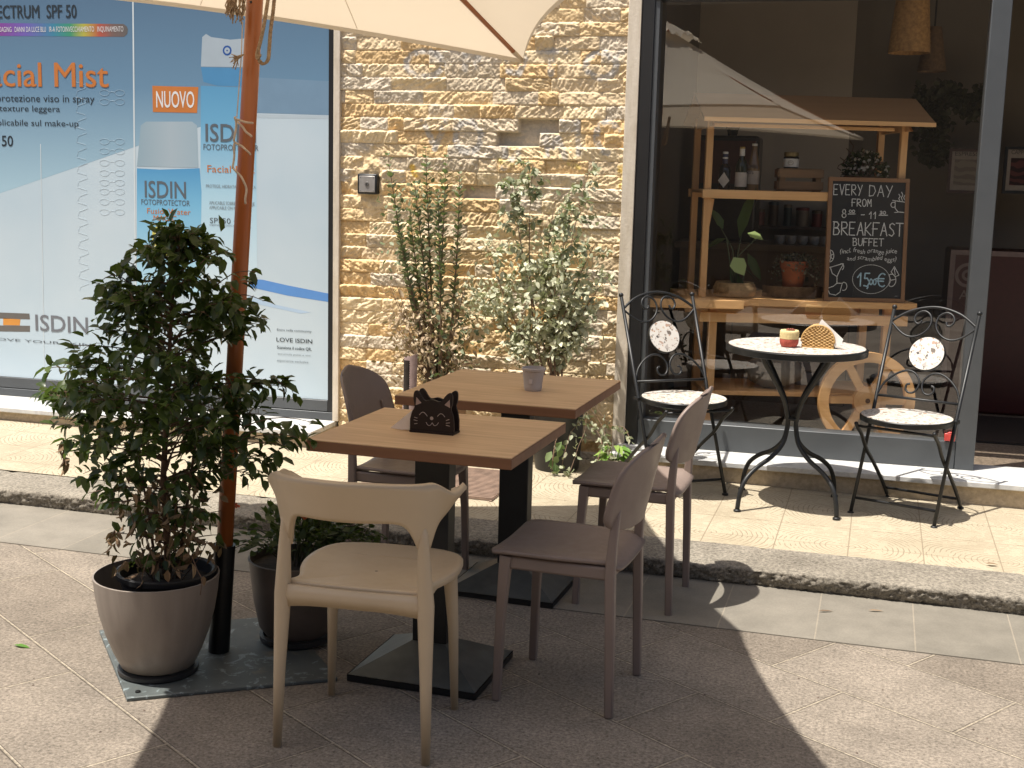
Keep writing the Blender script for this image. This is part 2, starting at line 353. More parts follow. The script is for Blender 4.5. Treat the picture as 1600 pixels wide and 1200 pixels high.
# trims
for (xa,xb,lab) in ((-2.676,-2.640,'narrow travertine trim between the poster window and the stone wall'),(-1.124,-1.060,'travertine trim between the stone wall and the dark cafe window frame')):
    yb=6.62
    b=MB().box((xa,6.392,.172 if xa<-2 else .06),(xb,yb,3.05)); o=b.build('wall_trim',M_trav,bevel=.003); tag(o,lab,'trim','stone trims beside the shop windows')
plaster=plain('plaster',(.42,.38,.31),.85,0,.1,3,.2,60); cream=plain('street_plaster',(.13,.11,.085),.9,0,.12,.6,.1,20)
# building shell above and behind the shop fronts
t=thing('shop_building','added unseen pale plaster upper front of the shop building above its windows and stone wall','building',(-1,6.6,0))
L=lambda x,y,z:(x+1,y-6.6,z)
MB().box(L(-9,6.385,3.05),L(6,6.75,7.5)).build('added_upper_wall',plaster,t)  # added out of view to keep sun and sky off the rooms
MB().box(L(-2.66,6.46,.05),L(-1.07,6.6,3.05)).build('backing_wall',plaster,t)
MB().box(L(3.2,6.39,0),L(6,6.7,3.05)).build('side_wall',plaster,t)
# house across the street, added to close off the sky and darken the panes
t=thing('added_street_house','added plastered house across the street behind the camera, seen only as a dim reflection','building',(-1,-5.4,0))
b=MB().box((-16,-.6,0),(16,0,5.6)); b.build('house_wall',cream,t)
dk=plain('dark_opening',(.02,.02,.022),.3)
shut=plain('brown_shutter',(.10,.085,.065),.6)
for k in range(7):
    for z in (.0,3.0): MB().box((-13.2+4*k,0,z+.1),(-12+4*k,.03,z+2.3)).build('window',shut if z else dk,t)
# ------------------------------------------------------------ cafe room
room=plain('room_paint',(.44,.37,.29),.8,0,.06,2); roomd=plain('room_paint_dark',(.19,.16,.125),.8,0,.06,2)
rfloor=plain('room_floor',(.20,.155,.115),.5,0,.6,90)
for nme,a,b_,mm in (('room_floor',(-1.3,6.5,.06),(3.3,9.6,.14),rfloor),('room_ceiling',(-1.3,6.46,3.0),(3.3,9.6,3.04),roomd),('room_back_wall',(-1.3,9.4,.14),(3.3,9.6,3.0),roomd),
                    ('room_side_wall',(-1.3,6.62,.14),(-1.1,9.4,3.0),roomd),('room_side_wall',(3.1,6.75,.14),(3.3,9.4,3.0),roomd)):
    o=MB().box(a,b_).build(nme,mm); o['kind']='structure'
xr=at(1336,70,9.1).x
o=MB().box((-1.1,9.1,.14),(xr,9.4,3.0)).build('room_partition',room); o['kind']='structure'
# ------------------------------------------------------------ cafe window
W=thing('cafe_window','large clear cafe window in a grey metal frame showing a wooden cart','window',(-.2,6.4,.172))
L=lambda x,y,z:(x+.2,y-6.4,z-.172)
b=MB(); b.box(L(-1.058,6.40,.173),L(-.995,6.52,3.05)).build('dark_jamb',darkframe,W,bevel=.003)
MB().box(L(-.994,6.41,.308),L(-.972,6.50,3.05)).build('side_bead',greyframe,W)
b=MB(); b.box(L(-.994,6.395,.173),L(.555,6.50,.307)); b.build('bottom_rail',greyframe,W,bevel=.004)
MB().box(L(.556,6.392,.173),L(.644,6.52,3.05)).build('mullion',greyframe,W,bevel=.004)
MB().box(L(-.994,6.40,2.385),L(.555,6.50,2.43)).build('transom',darkframe,W,bevel=.003)
paneglass=glass('clear_glass',.135,(.97,.97,.95))
an=math.radians(-2.6)
for z0,z1 in ((.30,2.395),(2.42,3.05)):
    p=MB(); h=.80; p.add([(-h,0,z0-.172),(h,0,z0-.172),(h,0,z1-.172),(-h,0,z1-.172)],[(0,1,2,3)])
    o=p.build('pane',paneglass,W,loc=(-.01,.055,0),rot=(math.radians(-.22),0,an))
# ------------------------------------------------------------ poster window
W2=thing('poster_window','shop window in grey metal frame filled by a blue and white sunscreen poster','window',(-4.5,6.4,.172))
L=lambda x,y,z:(x+4.5,y-6.4,z-.172)
MB().box(L(-8,6.40,.173),L(-2.677,6.48,.217)).build('bottom_rail',greyframe,W2,bevel=.003)
MB().box(L(-8,6.403,.221),L(-2.708,6.48,.282)).build('lower_bead',greyframe,W2,bevel=.003)
MB().box(L(-2.706,6.402,.221),L(-2.677,6.5,3.05)).build('jamb',darkframe,W2)
MB().box(L(-8,6.420,.283),L(-2.708,6.426,3.05)).build('pane',glass('poster_glass',.05,(.99,.99,.99)),W2)
MB().box(L(-8,6.5,.15),L(-2.66,6.6,3.05)).build('window_back',plaster,W2)
# ------------------------------------------------------------ poster
YP=6.4105
pos=thing('sunscreen_poster','blue and white sunscreen advertising poster with two spray bottles behind glass','poster',(-4.5,YP,.3))
L=lambda p,dy=0:(p.x+4.5,dy,p.z-.3)
def flat(c,rough=.25): return plain('print_ink',c,rough,0,.04,8)
def polyart(name,pts,dy,m,parent=pos):
    P=[L(at(x,y,YP),-dy*.2) for x,y in pts]; return MB().add(P,[tuple(range(len(P)))]).build(name,m,parent)
m=Mat('poster_paper'); m.set((.56,.64,.68),.25); g=m.noise(300,2); st=m.noise(1.4,3); m.set(m.mix(1,m.ramp(st,[(.3,(.44,.55,.63)),(.7,(.52,.61,.67))]),m.ramp(g,[(.3,.96),(.7,1.03)]),'MULTIPLY')); M_paper=m.m
MB().add([L(Vector((x,0,z))) for x,z in ((-8,.284),(-2.709,.284),(-2.709,3.05),(-8,3.05))],[(0,1,2,3)]).build('paper',M_paper,pos)
def grad(name,stops,pts_top,pts_bot,horiz=False):
    a=L(at(*pts_top,YP)); b_=L(at(*pts_bot,YP)); m=Mat(name); s=m.N('SeparateXYZ'); m.l.new(m.co(),s.inputs[0])
    mr=m.N('MapRange'); i=0 if horiz else 2
    mr.inputs[1].default_value=a[i]; mr.inputs[2].default_value=b_[i]; m.l.new(s.outputs[i],mr.inputs[0]); m.set(m.ramp(mr.outputs[0],stops),.25); return m.m
M_area=grad('blue_area_fade',[(0,(.10,.175,.27)),(.45,(.14,.25,.37)),(1,(.34,.50,.60))],(200,0),(200,300))
polyart('blue_area',[(-250,-40),(517,-90),(515,126),(380,178),(215,228),(100,268),(0,302),(-250,400)],.001,M_area)  # blue above a slanting edge, paler lower down
M_b=grad('print_bottle_blue',[(0,(.09,.29,.52)),(.3,(.18,.43,.63)),(1,(.42,.63,.74))],(260,262),(260,460))
M_b2=grad('print_bottle_fade',[(0,(.09,.27,.47)),(.25,(.14,.36,.56)),(.6,(.38,.58,.70)),(1,(.54,.66,.73))],(350,105),(350,440))
M_cap=grad('print_cap',[(0,(.27,.37,.44)),(.5,(.35,.43,.49)),(1,(.30,.40,.47))],(215,0),(312,0),True); M_capw=flat((.36,.43,.49))
polyart('far_bottle_cap',[(316,58),(322,53),(330,58),(360,62),(384,60),(384,105),(314,104)],.002,M_capw)
polyart('far_bottle_neck',[(314,105),(385,107),(384,135),(340,134),(318,128)],.002,flat((.08,.24,.44)))
polyart('far_bottle_body',[(314,134),(385,137),(400,160),(402,445),(312,440)],.002,M_b2)
ring=[(355+7*math.cos(a*.4),79+8*math.sin(a*.4)) for a in range(16)]; polyart('ring_mark',ring,.003,flat((.03,.09,.30))); polyart('ring_mark',[(355+4.4*math.cos(a*.4),79+5*math.sin(a*.4)) for a in range(16)],.004,M_capw)
polyart('ring_mark',[(355+1.3*math.cos(a*.7),79+1.3*math.sin(a*.7)) for a in range(9)],.005,flat((.03,.09,.30)))
polyart('near_bottle_cap',[(220,196),(228,190),(300,190),(308,196),(310,262),(214,260)],.003,M_cap)
polyart('near_bottle_body',[(214,263),(250,265),(312,263),(315,300),(313,460),(214,460)],.003,M_b)
polyart('yellow_panel',[(238,356),(250,353),(276,355),(276,404),(238,405)],.004,flat((.52,.48,.11)))
polyart('blue_swoosh',[(388,436),(410,437),(450,446),(515,459),(515,472),(450,462),(388,448)],.002,flat((.11,.27,.60)))
polyart('pale_swoosh',[(388,462),(430,476),(486,488),(470,490),(388,472)],.002,flat((.40,.53,.68)))
polyart('dark_band',[(384,120),(515,127),(515,180),(384,176)],.0014,flat((.17,.27,.38)))
polyart('pale_band',[(384,178),(515,181),(515,186),(384,184)],.0014,flat((.42,.50,.56)))
M_bar=grad('print_spectrum',[(0,(.22,.07,.30)),(.2,(.16,.12,.42)),(.42,(.06,.22,.34)),(.56,(.06,.28,.16)),(.66,(.42,.40,.08)),(.78,(.42,.10,.07)),(.88,(.18,.12,.11)),(1,(.12,.12,.12))],(0,47),(200,47),True)
polyart('spectrum_bar',[(-150,35),(193,37.5),(198,41),(200,46),(199,53),(194,57.5),(-150,55)],.003,M_bar)
ora=flat((.50,.18,.055)); gry=flat((.11,.13,.15)); dgr=flat((.035,.045,.055)); lgr=flat((.22,.26,.29)); wht=flat((.66,.67,.68))
polyart('orange_tag',[(238,134),(310,136),(308,176.5),(239,175)],.004,ora)
polyart('logo_bar',[(-60,486),(46,490),(47,499),(-60,496)],.003,flat((.14,.13,.12))); polyart('logo_bar',[(-60,508),(47,509),(47,518.5),(-60,517)],.003,flat((.14,.13,.12)))
polyart('logo_bar',[(5,497),(32,499),(31,508.5),(5,508)],.003,flat((.62,.27,.06)))
for x in (206.5,): polyart('film_seam',[(x,-30),(x+2.2,-30),(x+8,600),(x+5.8,600)],.0055,flat((.58,.65,.69)))
polyart('film_seam',[(63,225),(64,225),(70,590),(69,590)],.0055,flat((.58,.65,.69)))
def txt(s,x0,y0,x1,y1,m,parent=None,Y=YP,dy=.0016,name='lettering',bold=0,shear=0,lines=None):
    cu=bpy.data.curves.new('t','FONT'); cu.body=s; cu.size=1; cu.offset=bold; cu.shear=shear; cu.resolution_u=3
    if lines: cu.space_line=lines
    ob=bpy.data.objects.new('t',cu); col.objects.link(ob)
    me=bpy.data.meshes.new_from_object(ob.evaluated_get(bpy.context.evaluated_depsgraph_get())); bpy.data.objects.remove(ob); bpy.data.curves.remove(cu)
    V=[v.co.copy() for v in me.vertices]; ax=min(v.x for v in V);bx=max(v.x for v in V);ay=min(v.y for v in V);by=max(v.y for v in V)
    q=[at(x0,y0,Y),at(x1,y1,Y)]
    if parent: inv=parent.matrix_basis.inverted()
    for v in me.vertices:
        u=(v.co.x-ax)/(bx-ax); h=(v.co.y-ay)/(by-ay)
        p=Vector((q[0].x+(q[1].x-q[0].x)*u,Y-dy,q[1].z+(q[0].z-q[1].z)*h)); v.co=(inv@p) if parent else p
    # one mesh per word: islands grouped by the gaps between them
    nv=len(me.vertices); ids=list(range(nv))
    def root(i):
        while ids[i]!=i: ids[i]=ids[ids[i]]; i=ids[i]
        return i
    for e in me.edges: ids[root(e.vertices[0])]=root(e.vertices[1])
    isl={}
    for i in range(nv): isl.setdefault(root(i),[]).append(i)
    z0=[v.y for v in V]; items=sorted((min(V[i].x for i in k),max(V[i].x for i in k),r_,min(V[i].y for i in k)) for r_,k in isl.items())
    words_=[]; nl=s.count(chr(10))+1; lh=(by-ay)/nl
    for li in range(nl):
        cur=None
        for a_,b_,r_,y_ in items:
            if nl>1 and min(nl-1,max(0,int((by-y_-1e-4)/ (lh*1.001))))!=li: continue
            if cur is None or a_-cur[0]>.17: cur=[b_,[r_]]; words_.append(cur)
            else: cur[0]=max(cur[0],b_); cur[1].append(r_)
    for _,rs in words_:
        st_=set(rs); mp={}; nv_=[]; nf=[]
        for p_ in me.polygons:
            if root(p_.vertices[0]) in st_:
                f_=[]
                for i in p_.vertices:
                    if i not in mp: mp[i]=len(nv_); nv_.append(me.vertices[i].co.copy())
                    f_.append(mp[i])
                nf.append(f_)
        m2=bpy.data.meshes.new(name); m2.from_pydata(nv_,[],nf); o=finish(name,m2,m,parent)
    bpy.data.meshes.remove(me); return o
txt('FULL SPECTRUM  SPF 50',-62,9,119.5,28,dgr,pos); txt('FULL SPECTRUM  SPF 50',-61.2,9,120.3,28,dgr,pos,dy=.0020)
txt('SCOTTATURE SOLARI   UVA PHOTOAGING   DANNI DA LUCE BLU   IR-A FOTOINVECCHIAMENTO   INQUINAMENTO',-80,42.5,193,51,wht,pos)
txt('Facial Mist',-38,98,169,137,ora,pos); txt('Facial Mist',-36.8,98,170.2,137,ora,pos,dy=.0020); txt('Facial Mist',-37.4,97.4,169.6,136.4,ora,pos,dy=.0024)
txt('Fotoprotezione viso in spray',-34,147,148,164,dgr,pos); txt('e texture leggera',-12,164,94,178,dgr,pos)
txt('Applicabile sul make-up',-22,186,123,201,dgr,pos); txt('SPF 50',-30,211,21,229,dgr,pos,bold=.012)
txt('NUOVO',244,142,304,169,wht,pos,bold=.010)
txt('ISDIN',226,282,291,311,gry,pos,bold=.010); txt('FOTOPROTECTOR',221,311,297,322,gry,pos); txt('FusionWater',230,325,298,336,ora,pos); txt('MAGIC',240,336,276,346,ora,pos)
txt('50',242,362,272,378,wht,pos,bold=.02); txt('DAILY',242,384,272,396,wht,pos,bold=.02)
txt('ISDIN',321,193,400,223,gry,pos,bold=.010); txt('FOTOPROTECTOR',318,225,404,236,gry,pos); txt('Facial Mist',324,258,398,271,ora,pos)
txt('PROTEGE, HIDRATA Y REFRESCA',322,288,400,296,lgr,pos); txt('APLICABLE SOBRE MAQUILLAJE\nAPPLICABLE ON MAKE-UP',327,314,398,329,lgr,pos); txt('SPF50 +',328,340,372,350,gry,pos); txt('DERMATOLOGICALLY TESTED',328,350,392,355,lgr,pos)
txt('ISDIN',55,491,138,522,flat((.16,.17,.19)),pos,bold=.010); txt('LOVE YOUR SKIN',-14,527,142,541,gry,pos)
txt('Entra nella community',433,513,487,521,gry,pos); txt('LOVE ISDIN',432,527,488,537,dgr,pos,bold=.006); txt('Scansiona il codice QR,',433,540,487,549,dgr,pos,bold=.006); txt('accumula punti e vivi',434,551,485,558,lgr,pos); txt('esperienze esclusive',433,561,482,569,lgr,pos)
# spectacles and clip strip standing against the film
M_spec=plain('faint_frames',(.46,.55,.605),.5)
for k,y in enumerate((145,159,221,236,254,270,285,299,315,331)):
    o=MB(); 
    for x in (163,187):
        c=at(x,y,6.4092); rx,rz=.030,.016
        o.tube([(c.x+rx*math.cos(a*math.pi/9)*(1+.12*math.sin(a*math.pi/9)),6.4092,c.z+rz*math.sin(a*math.pi/9)) for a in range(19)],.00045,5)
    a=at(171,y-1,6.4092); b_=at(179,y-1,6.4092); o.tube([a,(a+b_)/2+Vector((0,0,.004)),b_],.00045,5)
    tag(o.build('spectacles',M_spec),'faint spectacles seen through the poster film, %s pair from the top of the column'%('first second third fourth fifth sixth seventh eighth ninth tenth'.split()[k]),'spectacles','spectacles seen through the film')
pts=[]
for k in range(14):
    y=128+k*23.5
    for dx_,dy_ in ((0,0),(14,4),(16,9),(3,14),(1,20)): pts.append((118+dx_+k*.4,y+dy_))
b=MB(); b.tube([at(x,y,6.4092) for x,y in pts],.00045,5); tag(b.build('clip_strip',M_spec),'faint wavy clip strip of the eyewear display seen through the poster film','display strip')
# ============================================================ PARASOL
canvas=Mat('canvas'); g=canvas.noise(1,2,.5,canvas.mapn((900,900,900))); st=canvas.noise(2.2,4)
cc=canvas.ramp(st,[(.3,(.68,.62,.52)),(.7,(.74,.68,.58))]); canvas.set(cc,.9,spec=.1); canvas.bump(g,.06,.001)
t_=canvas.N('BsdfTranslucent'); t_.inputs[0].default_value=(.78,.66,.50,1); x_=canvas.N('MixShader'); x_.inputs[0].default_value=.34
canvas.l.new(canvas.p.outputs[0],x_.inputs[1]); canvas.l.new(t_.outputs[0],x_.inputs[2]); canvas.l.new(x_.outputs[0],canvas.out.inputs[0]); canvas=canvas.m
polewood=wood('orange_varnished_wood',(.30,.085,.022),(.40,.125,.034),.3,2,8,.05)
ropem=Mat('rope'); f=ropem.noise(120,4); ropem.set(ropem.ramp(f,[(.3,(.22,.14,.08)),(.7,(.48,.36,.24))]),.9); ropem=ropem.m
cordm=plain('pale_cord',(.55,.45,.36),.9,0,.15,80)
base=Vector((-1.84,3.485,0))
U=thing('parasol','cream canvas parasol with orange wooden pole on a square metal base plate','parasol',tuple(base))
L=lambda p:Vector(p)-base
axis=lambda z:Vector((-1.84+.066*z,3.485+.006*z,z))
e1=Vector((-.936,-.351,0)); e2=Vector((.374,-.928,0)); cen=Vector((-1.700,3.498,0)); ha,hb=.957,1.39
plane=lambda p:1.98-.066*(p.x+1.30)
def E_(a,b,dz=0):
    p=cen+e1*a+e2*b; p.z=plane(p)+dz+(.085*(a+ha)/(2*ha))*(b<0); return p
corn=[E_(-ha,-hb),E_(ha,-hb),E_(ha,0,.13),E_(ha,hb),E_(-ha+.03,hb),E_(-ha+.015,.09,.13)]   # far right, far left, mid left, near left, near right, mid right
apex=axis(2.64)
b=MB(); n1=18; n2=16
for k in range(6):
    A,B=corn[k],corn[(k+1)%6]; P=[]
    for i in range(n2+1):
        s=.035+(1-.035)*i/n2; R=[]
        for j in range(n1+1):
            t=j/n1; e=A.lerp(B,t); arch=4*t*(1-t); e=e+(cen-e)*.045*arch; e.z=A.z+(B.z-A.z)*t+(.018 if k in(0,3) else .012)*arch
            p=apex.lerp(e,s); p.z-=.035*math.sin(math.pi*s)+ .03*arch*math.sin(math.pi*min(1,s*1.05))*.5
            R.append(L(p))
        P.append(R)
    b.grid(P)
b.build('canopy',canvas,U,smooth=True)
A,B=corn[0],corn[1]
for tt in (.34,.67):
    e=A.lerp(B,tt); e=e+(cen-e)*.045*4*tt*(1-tt); e.z=A.z+(B.z-A.z)*tt+.018*4*tt*(1-tt); P=[]
    for i in range(13):
        s=.2+.79*i/12; p=apex.lerp(e,s); p.z-=.035*math.sin(math.pi*s)+.03*4*tt*(1-tt)*math.sin(math.pi*min(1,s*1.05))*.5+.0015; P.append(L(p))
    MB().tube(P,.0022,5,flat=.5).build('seam',canvas,U,smooth=True)
h=MB()                                                     # folded hem
for k in range(6):
    A,B=corn[k],corn[(k+1)%6]; R=[]
    for j in range(n1+1):
        t=j/n1; arch=4*t*(1-t); e=A.lerp(B,t); e=e+(cen-e)*.045*arch; e.z=A.z+(B.z-A.z)*t+(.018 if k in(0,3) else .012)*arch; R.append(L(e))
    h.grid([[p+Vector((0,0,.001)) for p in R],[p+Vector((0,0,-.016)) for p in R]])
h.build('hem',canvas,U,smooth=True)
b=MB(); P=[]
for i in range(7):
    s=.0+.17*i/6; R=[]
    for j in range(48):
        a=j/48*6; k=int(a)%6; t=a-int(a); e=corn[k].lerp(corn[(k+1)%6],t); p=apex.lerp(e,s*(1+.0*t)); p.z+=.05+(.018*math.sin(j*1.9)+.01*math.sin(j*.7) if i>4 else 0); R.append(L(p))
    P.append(R)
b.grid(P,closed=True); b.build('vent_cap',canvas,U,smooth=True)
for c in corn:
    r=MB(); e=c+(apex-c)*.055-Vector((0,0,.012)); r.tube([L(apex-Vector((0,0,.05))),L(apex.lerp(c,.5)-Vector((0,0,.052))),L(e)],[.013,.013,.0105],8); rb=r.build('rib',polewood,U,smooth=True)
    MB().tube([L(e),L(c-Vector((0,0,.004)))],[.012,.009],8).build('tip_pocket',canvas,rb,smooth=True)
MB().tube([L(axis(.34)),L(axis(1.2)),L(axis(2.68))],[.0255,.0248,.024],20).build('pole',polewood,U,smooth=True)
for (px,py) in ((398,14),): MB().ball(tuple(L(axis(onz(px,py,0).z+1.985)+Vector((0,-.024,0)))),.004,5).build('peg_hole',dk,U)
MB().tube([L(axis(.012)),L(axis(.36))],[.033,.033],24).build('ground_sleeve',blackmetal,U,smooth=True,autos=40)
MB().lathe([(.034,2.42),(.06,2.42),(.06,2.5),(.03,2.5)],16,None,tuple(L(axis(2.42))-Vector((0,0,2.42)))).build('hub',polewood,U,smooth=True,autos=40)
# ground plate
A=onz(198,1097,0);Bq=onz(155,985,.01);Cq=onz(528,1060,.01)
u=(Cq-A);u.z=0;v=(Bq-A);v.z=0; Dq=A+u+v
m=Mat('worn_green_steel'); f=m.noise(5,6,.65); f2=m.noise(17,5,.7,None,.8)
c=m.mix(m.ramp(f2,[(.56,0),(.62,.75)]),m.ramp(f,[(.3,(.062,.072,.070)),(.7,(.105,.120,.118))]),(.26,.31,.32)); c=m.mix(m.ramp(m.noise(7,4,.6,m.mapn((1,1,1),(0,0,0),(4,2,0))),[(.6,0),(.68,.6)]),c,(.20,.165,.115)); m.set(c,.6,.1); M_plate=m.m
pl=MB(); q=[A,Cq,Dq,Bq]; pl.add([L(Vector((p.x,p.y,z))) for z in(.0,.012) for p in q],[(3,2,1,0),(4,5,6,7)]+[(i,(i+1)%4,(i+1)%4+4,i+4) for i in range(4)])
pl.build('ground_plate',M_plate,U,bevel=.003)
for p in (A.lerp(Dq,.06),Bq.lerp(Cq,.06)): MB().lathe([(.008,.0),(.008,.0045),(.004,.006)],8,None,tuple(L(Vector((p.x,p.y,.0115)))),cap1=True).build('bolt',blackmetal,U)
# ropes on the pole
def pp(px,py,off=(0,-.03,0)):       # point just in front of the pole at a photo pixel
    return L(at(px,py,3.47)+Vector(off))
b=MB(); r=random.Random(3)
for k in range(46):
    x=364+r.random()*25; z0=-14+r.random()*12; l=30+r.random()*18-abs(x-378)*.5; b.tube([pp(x,z0),pp(x+r.uniform(-3,3),z0+l*.5,(0,-.03+r.uniform(-.02,.01),0)),pp(x+r.uniform(-4,5),z0+l,(0,-.03+r.uniform(-.03,.01),0))],.0017,4)
b.build('tassel',ropem,U,smooth=True)
b=MB()
for k in range(22):
    b.tube([pp(390,86),pp(382+r.uniform(-2,3),92+r.uniform(-3,3),(0,-.045,0)),pp(372+r.uniform(-3,9),88+r.uniform(-2,24),(0,-.04+r.uniform(-.02,.02),0))],.0016,4)
b.build('rope_end',ropem,U,smooth=True)
def twist(pts,rad,m,name):
    b=MB(); P=[Vector(p) for p in pts]; Q=[]
    for i in range(len(P)-1):
        for k in range(8): Q.append(P[i].lerp(P[i+1],k/8))
    Q.append(P[-1])
    for s in (0,2.1,4.2):
        b.tube([q+Vector((math.cos(i*.9+s),math.sin(i*.9+s),.6*math.sin(i*.9+s)))*rad*.55 for i,q in enumerate(Q)],rad*.62,5)
    return b.build(name,m,U,smooth=True)
def sm(pts,n=6):                    # Catmull-Rom through 2D points
    o=[];P=[pts[0]]+list(pts)+[pts[-1]]
    for i in range(1,len(P)-2):
        for k in range(n):
            t=k/n; o.append(tuple(.5*((2*P[i][d])+(-P[i-1][d]+P[i+1][d])*t+(2*P[i-1][d]-5*P[i][d]+4*P[i+1][d]-P[i+2][d])*t*t+(-P[i-1][d]+3*P[i][d]-3*P[i+1][d]+P[i+2][d])*t**3) for d in range(len(P[i]))))
    o.append(tuple(pts[-1])); return o
twist([pp(*q) for q in sm([(428,-12),(424,15),(419,45),(413,72),(409,85),(410,93),(413,88)],3)],.0052,ropem,'rope_loop')
twist([pp(*q,(0,-.018,0)) for q in sm([(434,-12),(431,20),(427,50),(425,78),(423,95),(415,101),(410,96)],3)],.0052,ropem,'rope_loop')
cords=[[(375,186),(382,189),(393,192),(402,193)],[(379,190),(385,198),(393,207),(400,214)],[(374,222),(383,228),(393,235),(398,242)],[(372,262),(380,272),(389,283),(392,300),(391,318)],[(375,184),(376,192),(374,222)],[(375,222),(373,240),(372,264)]]
for q in cords: MB().tube([pp(*p,(0,-.031-.004*math.sin(i),0)) for i,p in enumerate(sm(q,4))],.0033,6).build('cord',cordm,U,smooth=True)
MB().tube([pp(386,36,(0,-.028,0)),pp(384,90,(0,-.028,0)),pp(377,184,(0,-.028,0))],.0017,5).build('cord',cordm,U)

# ============================================================ BISTRO TABLES
tabwood=Mat('oak_laminate'); f=tabwood.noise(1,6,.6,tabwood.mapn((3,42,20),(0,0,.0)),.5)
f=tabwood.mix(.35,f,tabwood.noise(1,4,.6,tabwood.mapn((1.2,14,8),(0,0,.06)),1.5)); tabwood.set(tabwood.ramp(f,[(.3,(.46,.29,.155)),(.5,(.60,.395,.22)),(.7,(.74,.51,.30))]),.5,spec=.3); tabwood=tabwood.m
edgewood=wood('dark_wood_edge',(.17,.075,.035),(.25,.115,.055),.45,0,10)
pedm=plain('black_pedestal',(.010,.011,.012),.5,.1,.25,20); basem=plain('grey_table_base',(.085,.095,.093),.38,.3,.25,12,.15)
def bistro_table(cx,cy,w_,d_,bx,by,rz,label):
    t=thing('square_table',label,'table',(cx,cy,0),rz)
    MB().box((-w_/2+.001,-d_/2+.001,.7435),(w_/2-.001,d_/2-.001,.746)).build('table_top',tabwood,t)
    e=MB().box((-w_/2,-d_/2,.712),(w_/2,d_/2,.7432)); e.build('top_edge',edgewood,t,bevel=.0025)
    MB().box((bx-.055,by-.032,.045),(bx+.055,by+.032,.70)).build('column',pedm,t,bevel=.004)
    MB().box((bx-.17,by-.17,.699),(bx+.17,by+.17,.7115)).build('top_bracket',pedm,t,bevel=.003)
    p=MB(); s=.205; q=[(-s,-s*.9),(s,-s*.9),(s,s*.9),(-s,s*.9)]
    p.add([(bx+x,by+y,0) for x,y in q]+[(bx+x,by+y,.022) for x,y in q],[(3,2,1,0)]+[(i,(i+1)%4,(i+1)%4+4,i+4) for i in range(4)])
    p.build('base_rim',pedm,t,bevel=.004)
    p=MB(); k=.985; p.add([(bx+x*k,by+y*k,.0225) for x,y in q]+[(bx+x*.27,by+y*.2,.098) for x,y in q],[(i,(i+1)%4,(i+1)%4+4,i+4) for i in range(4)]+[(4,5,6,7)])
    p.build('base_pyramid',basem,t); return t
bistro_table(-1.157,3.617,.622,.575,-.006,-.035,math.radians(-2.6),'square wood-topped table in front, carrying the black cat napkin holder')
bistro_table(-1.165,4.492,.655,.69,.035,-.05,math.radians(-2.6),'square wood-topped table behind, nearer the stone wall, carrying the small grey cup')

# ============================================================ MAUVE CHAIRS
mauve=plain('mauve_plastic',(.215,.165,.142),.5,0,.06,6,.05,400); creamp=plain('cream_plastic',(.50,.39,.26),.45,0,.05,5,.04,400)
def mauve_chair(label,loc,rz):
    t=thing('stacking_chair',label,'chair',loc,rz,'mauve plastic chairs around the square tables')
    # seat, local front = +y
    P=[];N=25
    for j in range(N):
        v=-1+2*j/(N-1); R=[]
        for i in range(N):
            u=-1+2*i/(N-1); x=.185*u*(1-.10*max(0,-v)) ; y=.005+.192*v
            k=(abs(u)**14+abs(v)**14)**(1/14); mx=max(abs(u),abs(v),1e-6); f=mx/max(k,1e-6) if k>0 else 1; f=min(1,f)
            z=.447-.011*(1-u*u)*(1-v*v*.5)-.022*max(0,v-.72)**1.3-.055*max(0,-v-.80)**1.1*2+.004*u*u
            R.append((x*f,y*f+.0,z))
        P.append(R)
    s=MB().grid(P); s.build('seat',mauve,t,smooth=True,solid=.012)
    a=MB(); 
    for sx in (-1,1): a.box((sx*.172,-.165,.398),(sx*.15,.165,.439))
    a.box((-.15,.150,.402),(.15,.168,.437)); a.box((-.15,-.170,.405),(.15,-.152,.434))
    a.build('seat_apron',mauve,t,bevel=.008)
    for sx in (-1,1):
        MB().tube([(sx*.174,.166,0),(sx*.170,.160,.25),(sx*.163,.152,.40),(sx*.160,.148,.437)],[.0165,.0185,.023,.026],4).build('leg',mauve,t,bevel=.004)
        MB().tube([(sx*.172,-.172,0),(sx*.170,-.166,.24),(sx*.168,-.160,.42),(sx*.166,-.163,.50),(sx*.158,-.167,.57),(sx*.142,-.178,.65)],[.0165,.019,.0205,.0185,.0165,.006],4).build('leg',mauve,t,bevel=.005)
    P=[];Nu,Nv=21,25
    for j in range(Nv):
        an=-math.pi/2+math.pi*j/(Nv-1); v=math.sin(an)*.999; ex=5.5 if v<0 else 2.5; hw=(.192+.008*(v<0)*0)*(1-abs(v)**ex)**(1/ex)*(1-.05*v) + .004; R=[]
        for i in range(Nu):
            u=-1+2*i/(Nu-1); x=hw*u; zz=.668+.128*v-.012*u*u*max(0,v); y=-.200-.028*(v+1)+.066*(x/.2)**2
            R.append((x,y,zz))
        P.append(R)
    MB().grid(P).build('backrest',mauve,t,smooth=True,solid=.011)
    return t
c0=mauve_chair('mauve plastic chair at the front table nearest the street, wholly in shade',(-.735,3.578,0),math.radians(86))
def copychair(label,loc,rz):
    c=dup(c0); c.location=loc; c.rotation_euler=(0,0,rz); c['label']=label
copychair('mauve plastic chair nearest the round mosaic table, its backrest partly in sun',(-.697,4.495,0),math.radians(87))
copychair('mauve plastic chair whose dark backrest shows against the stone wall',(-1.535,4.42,0),math.radians(-92))
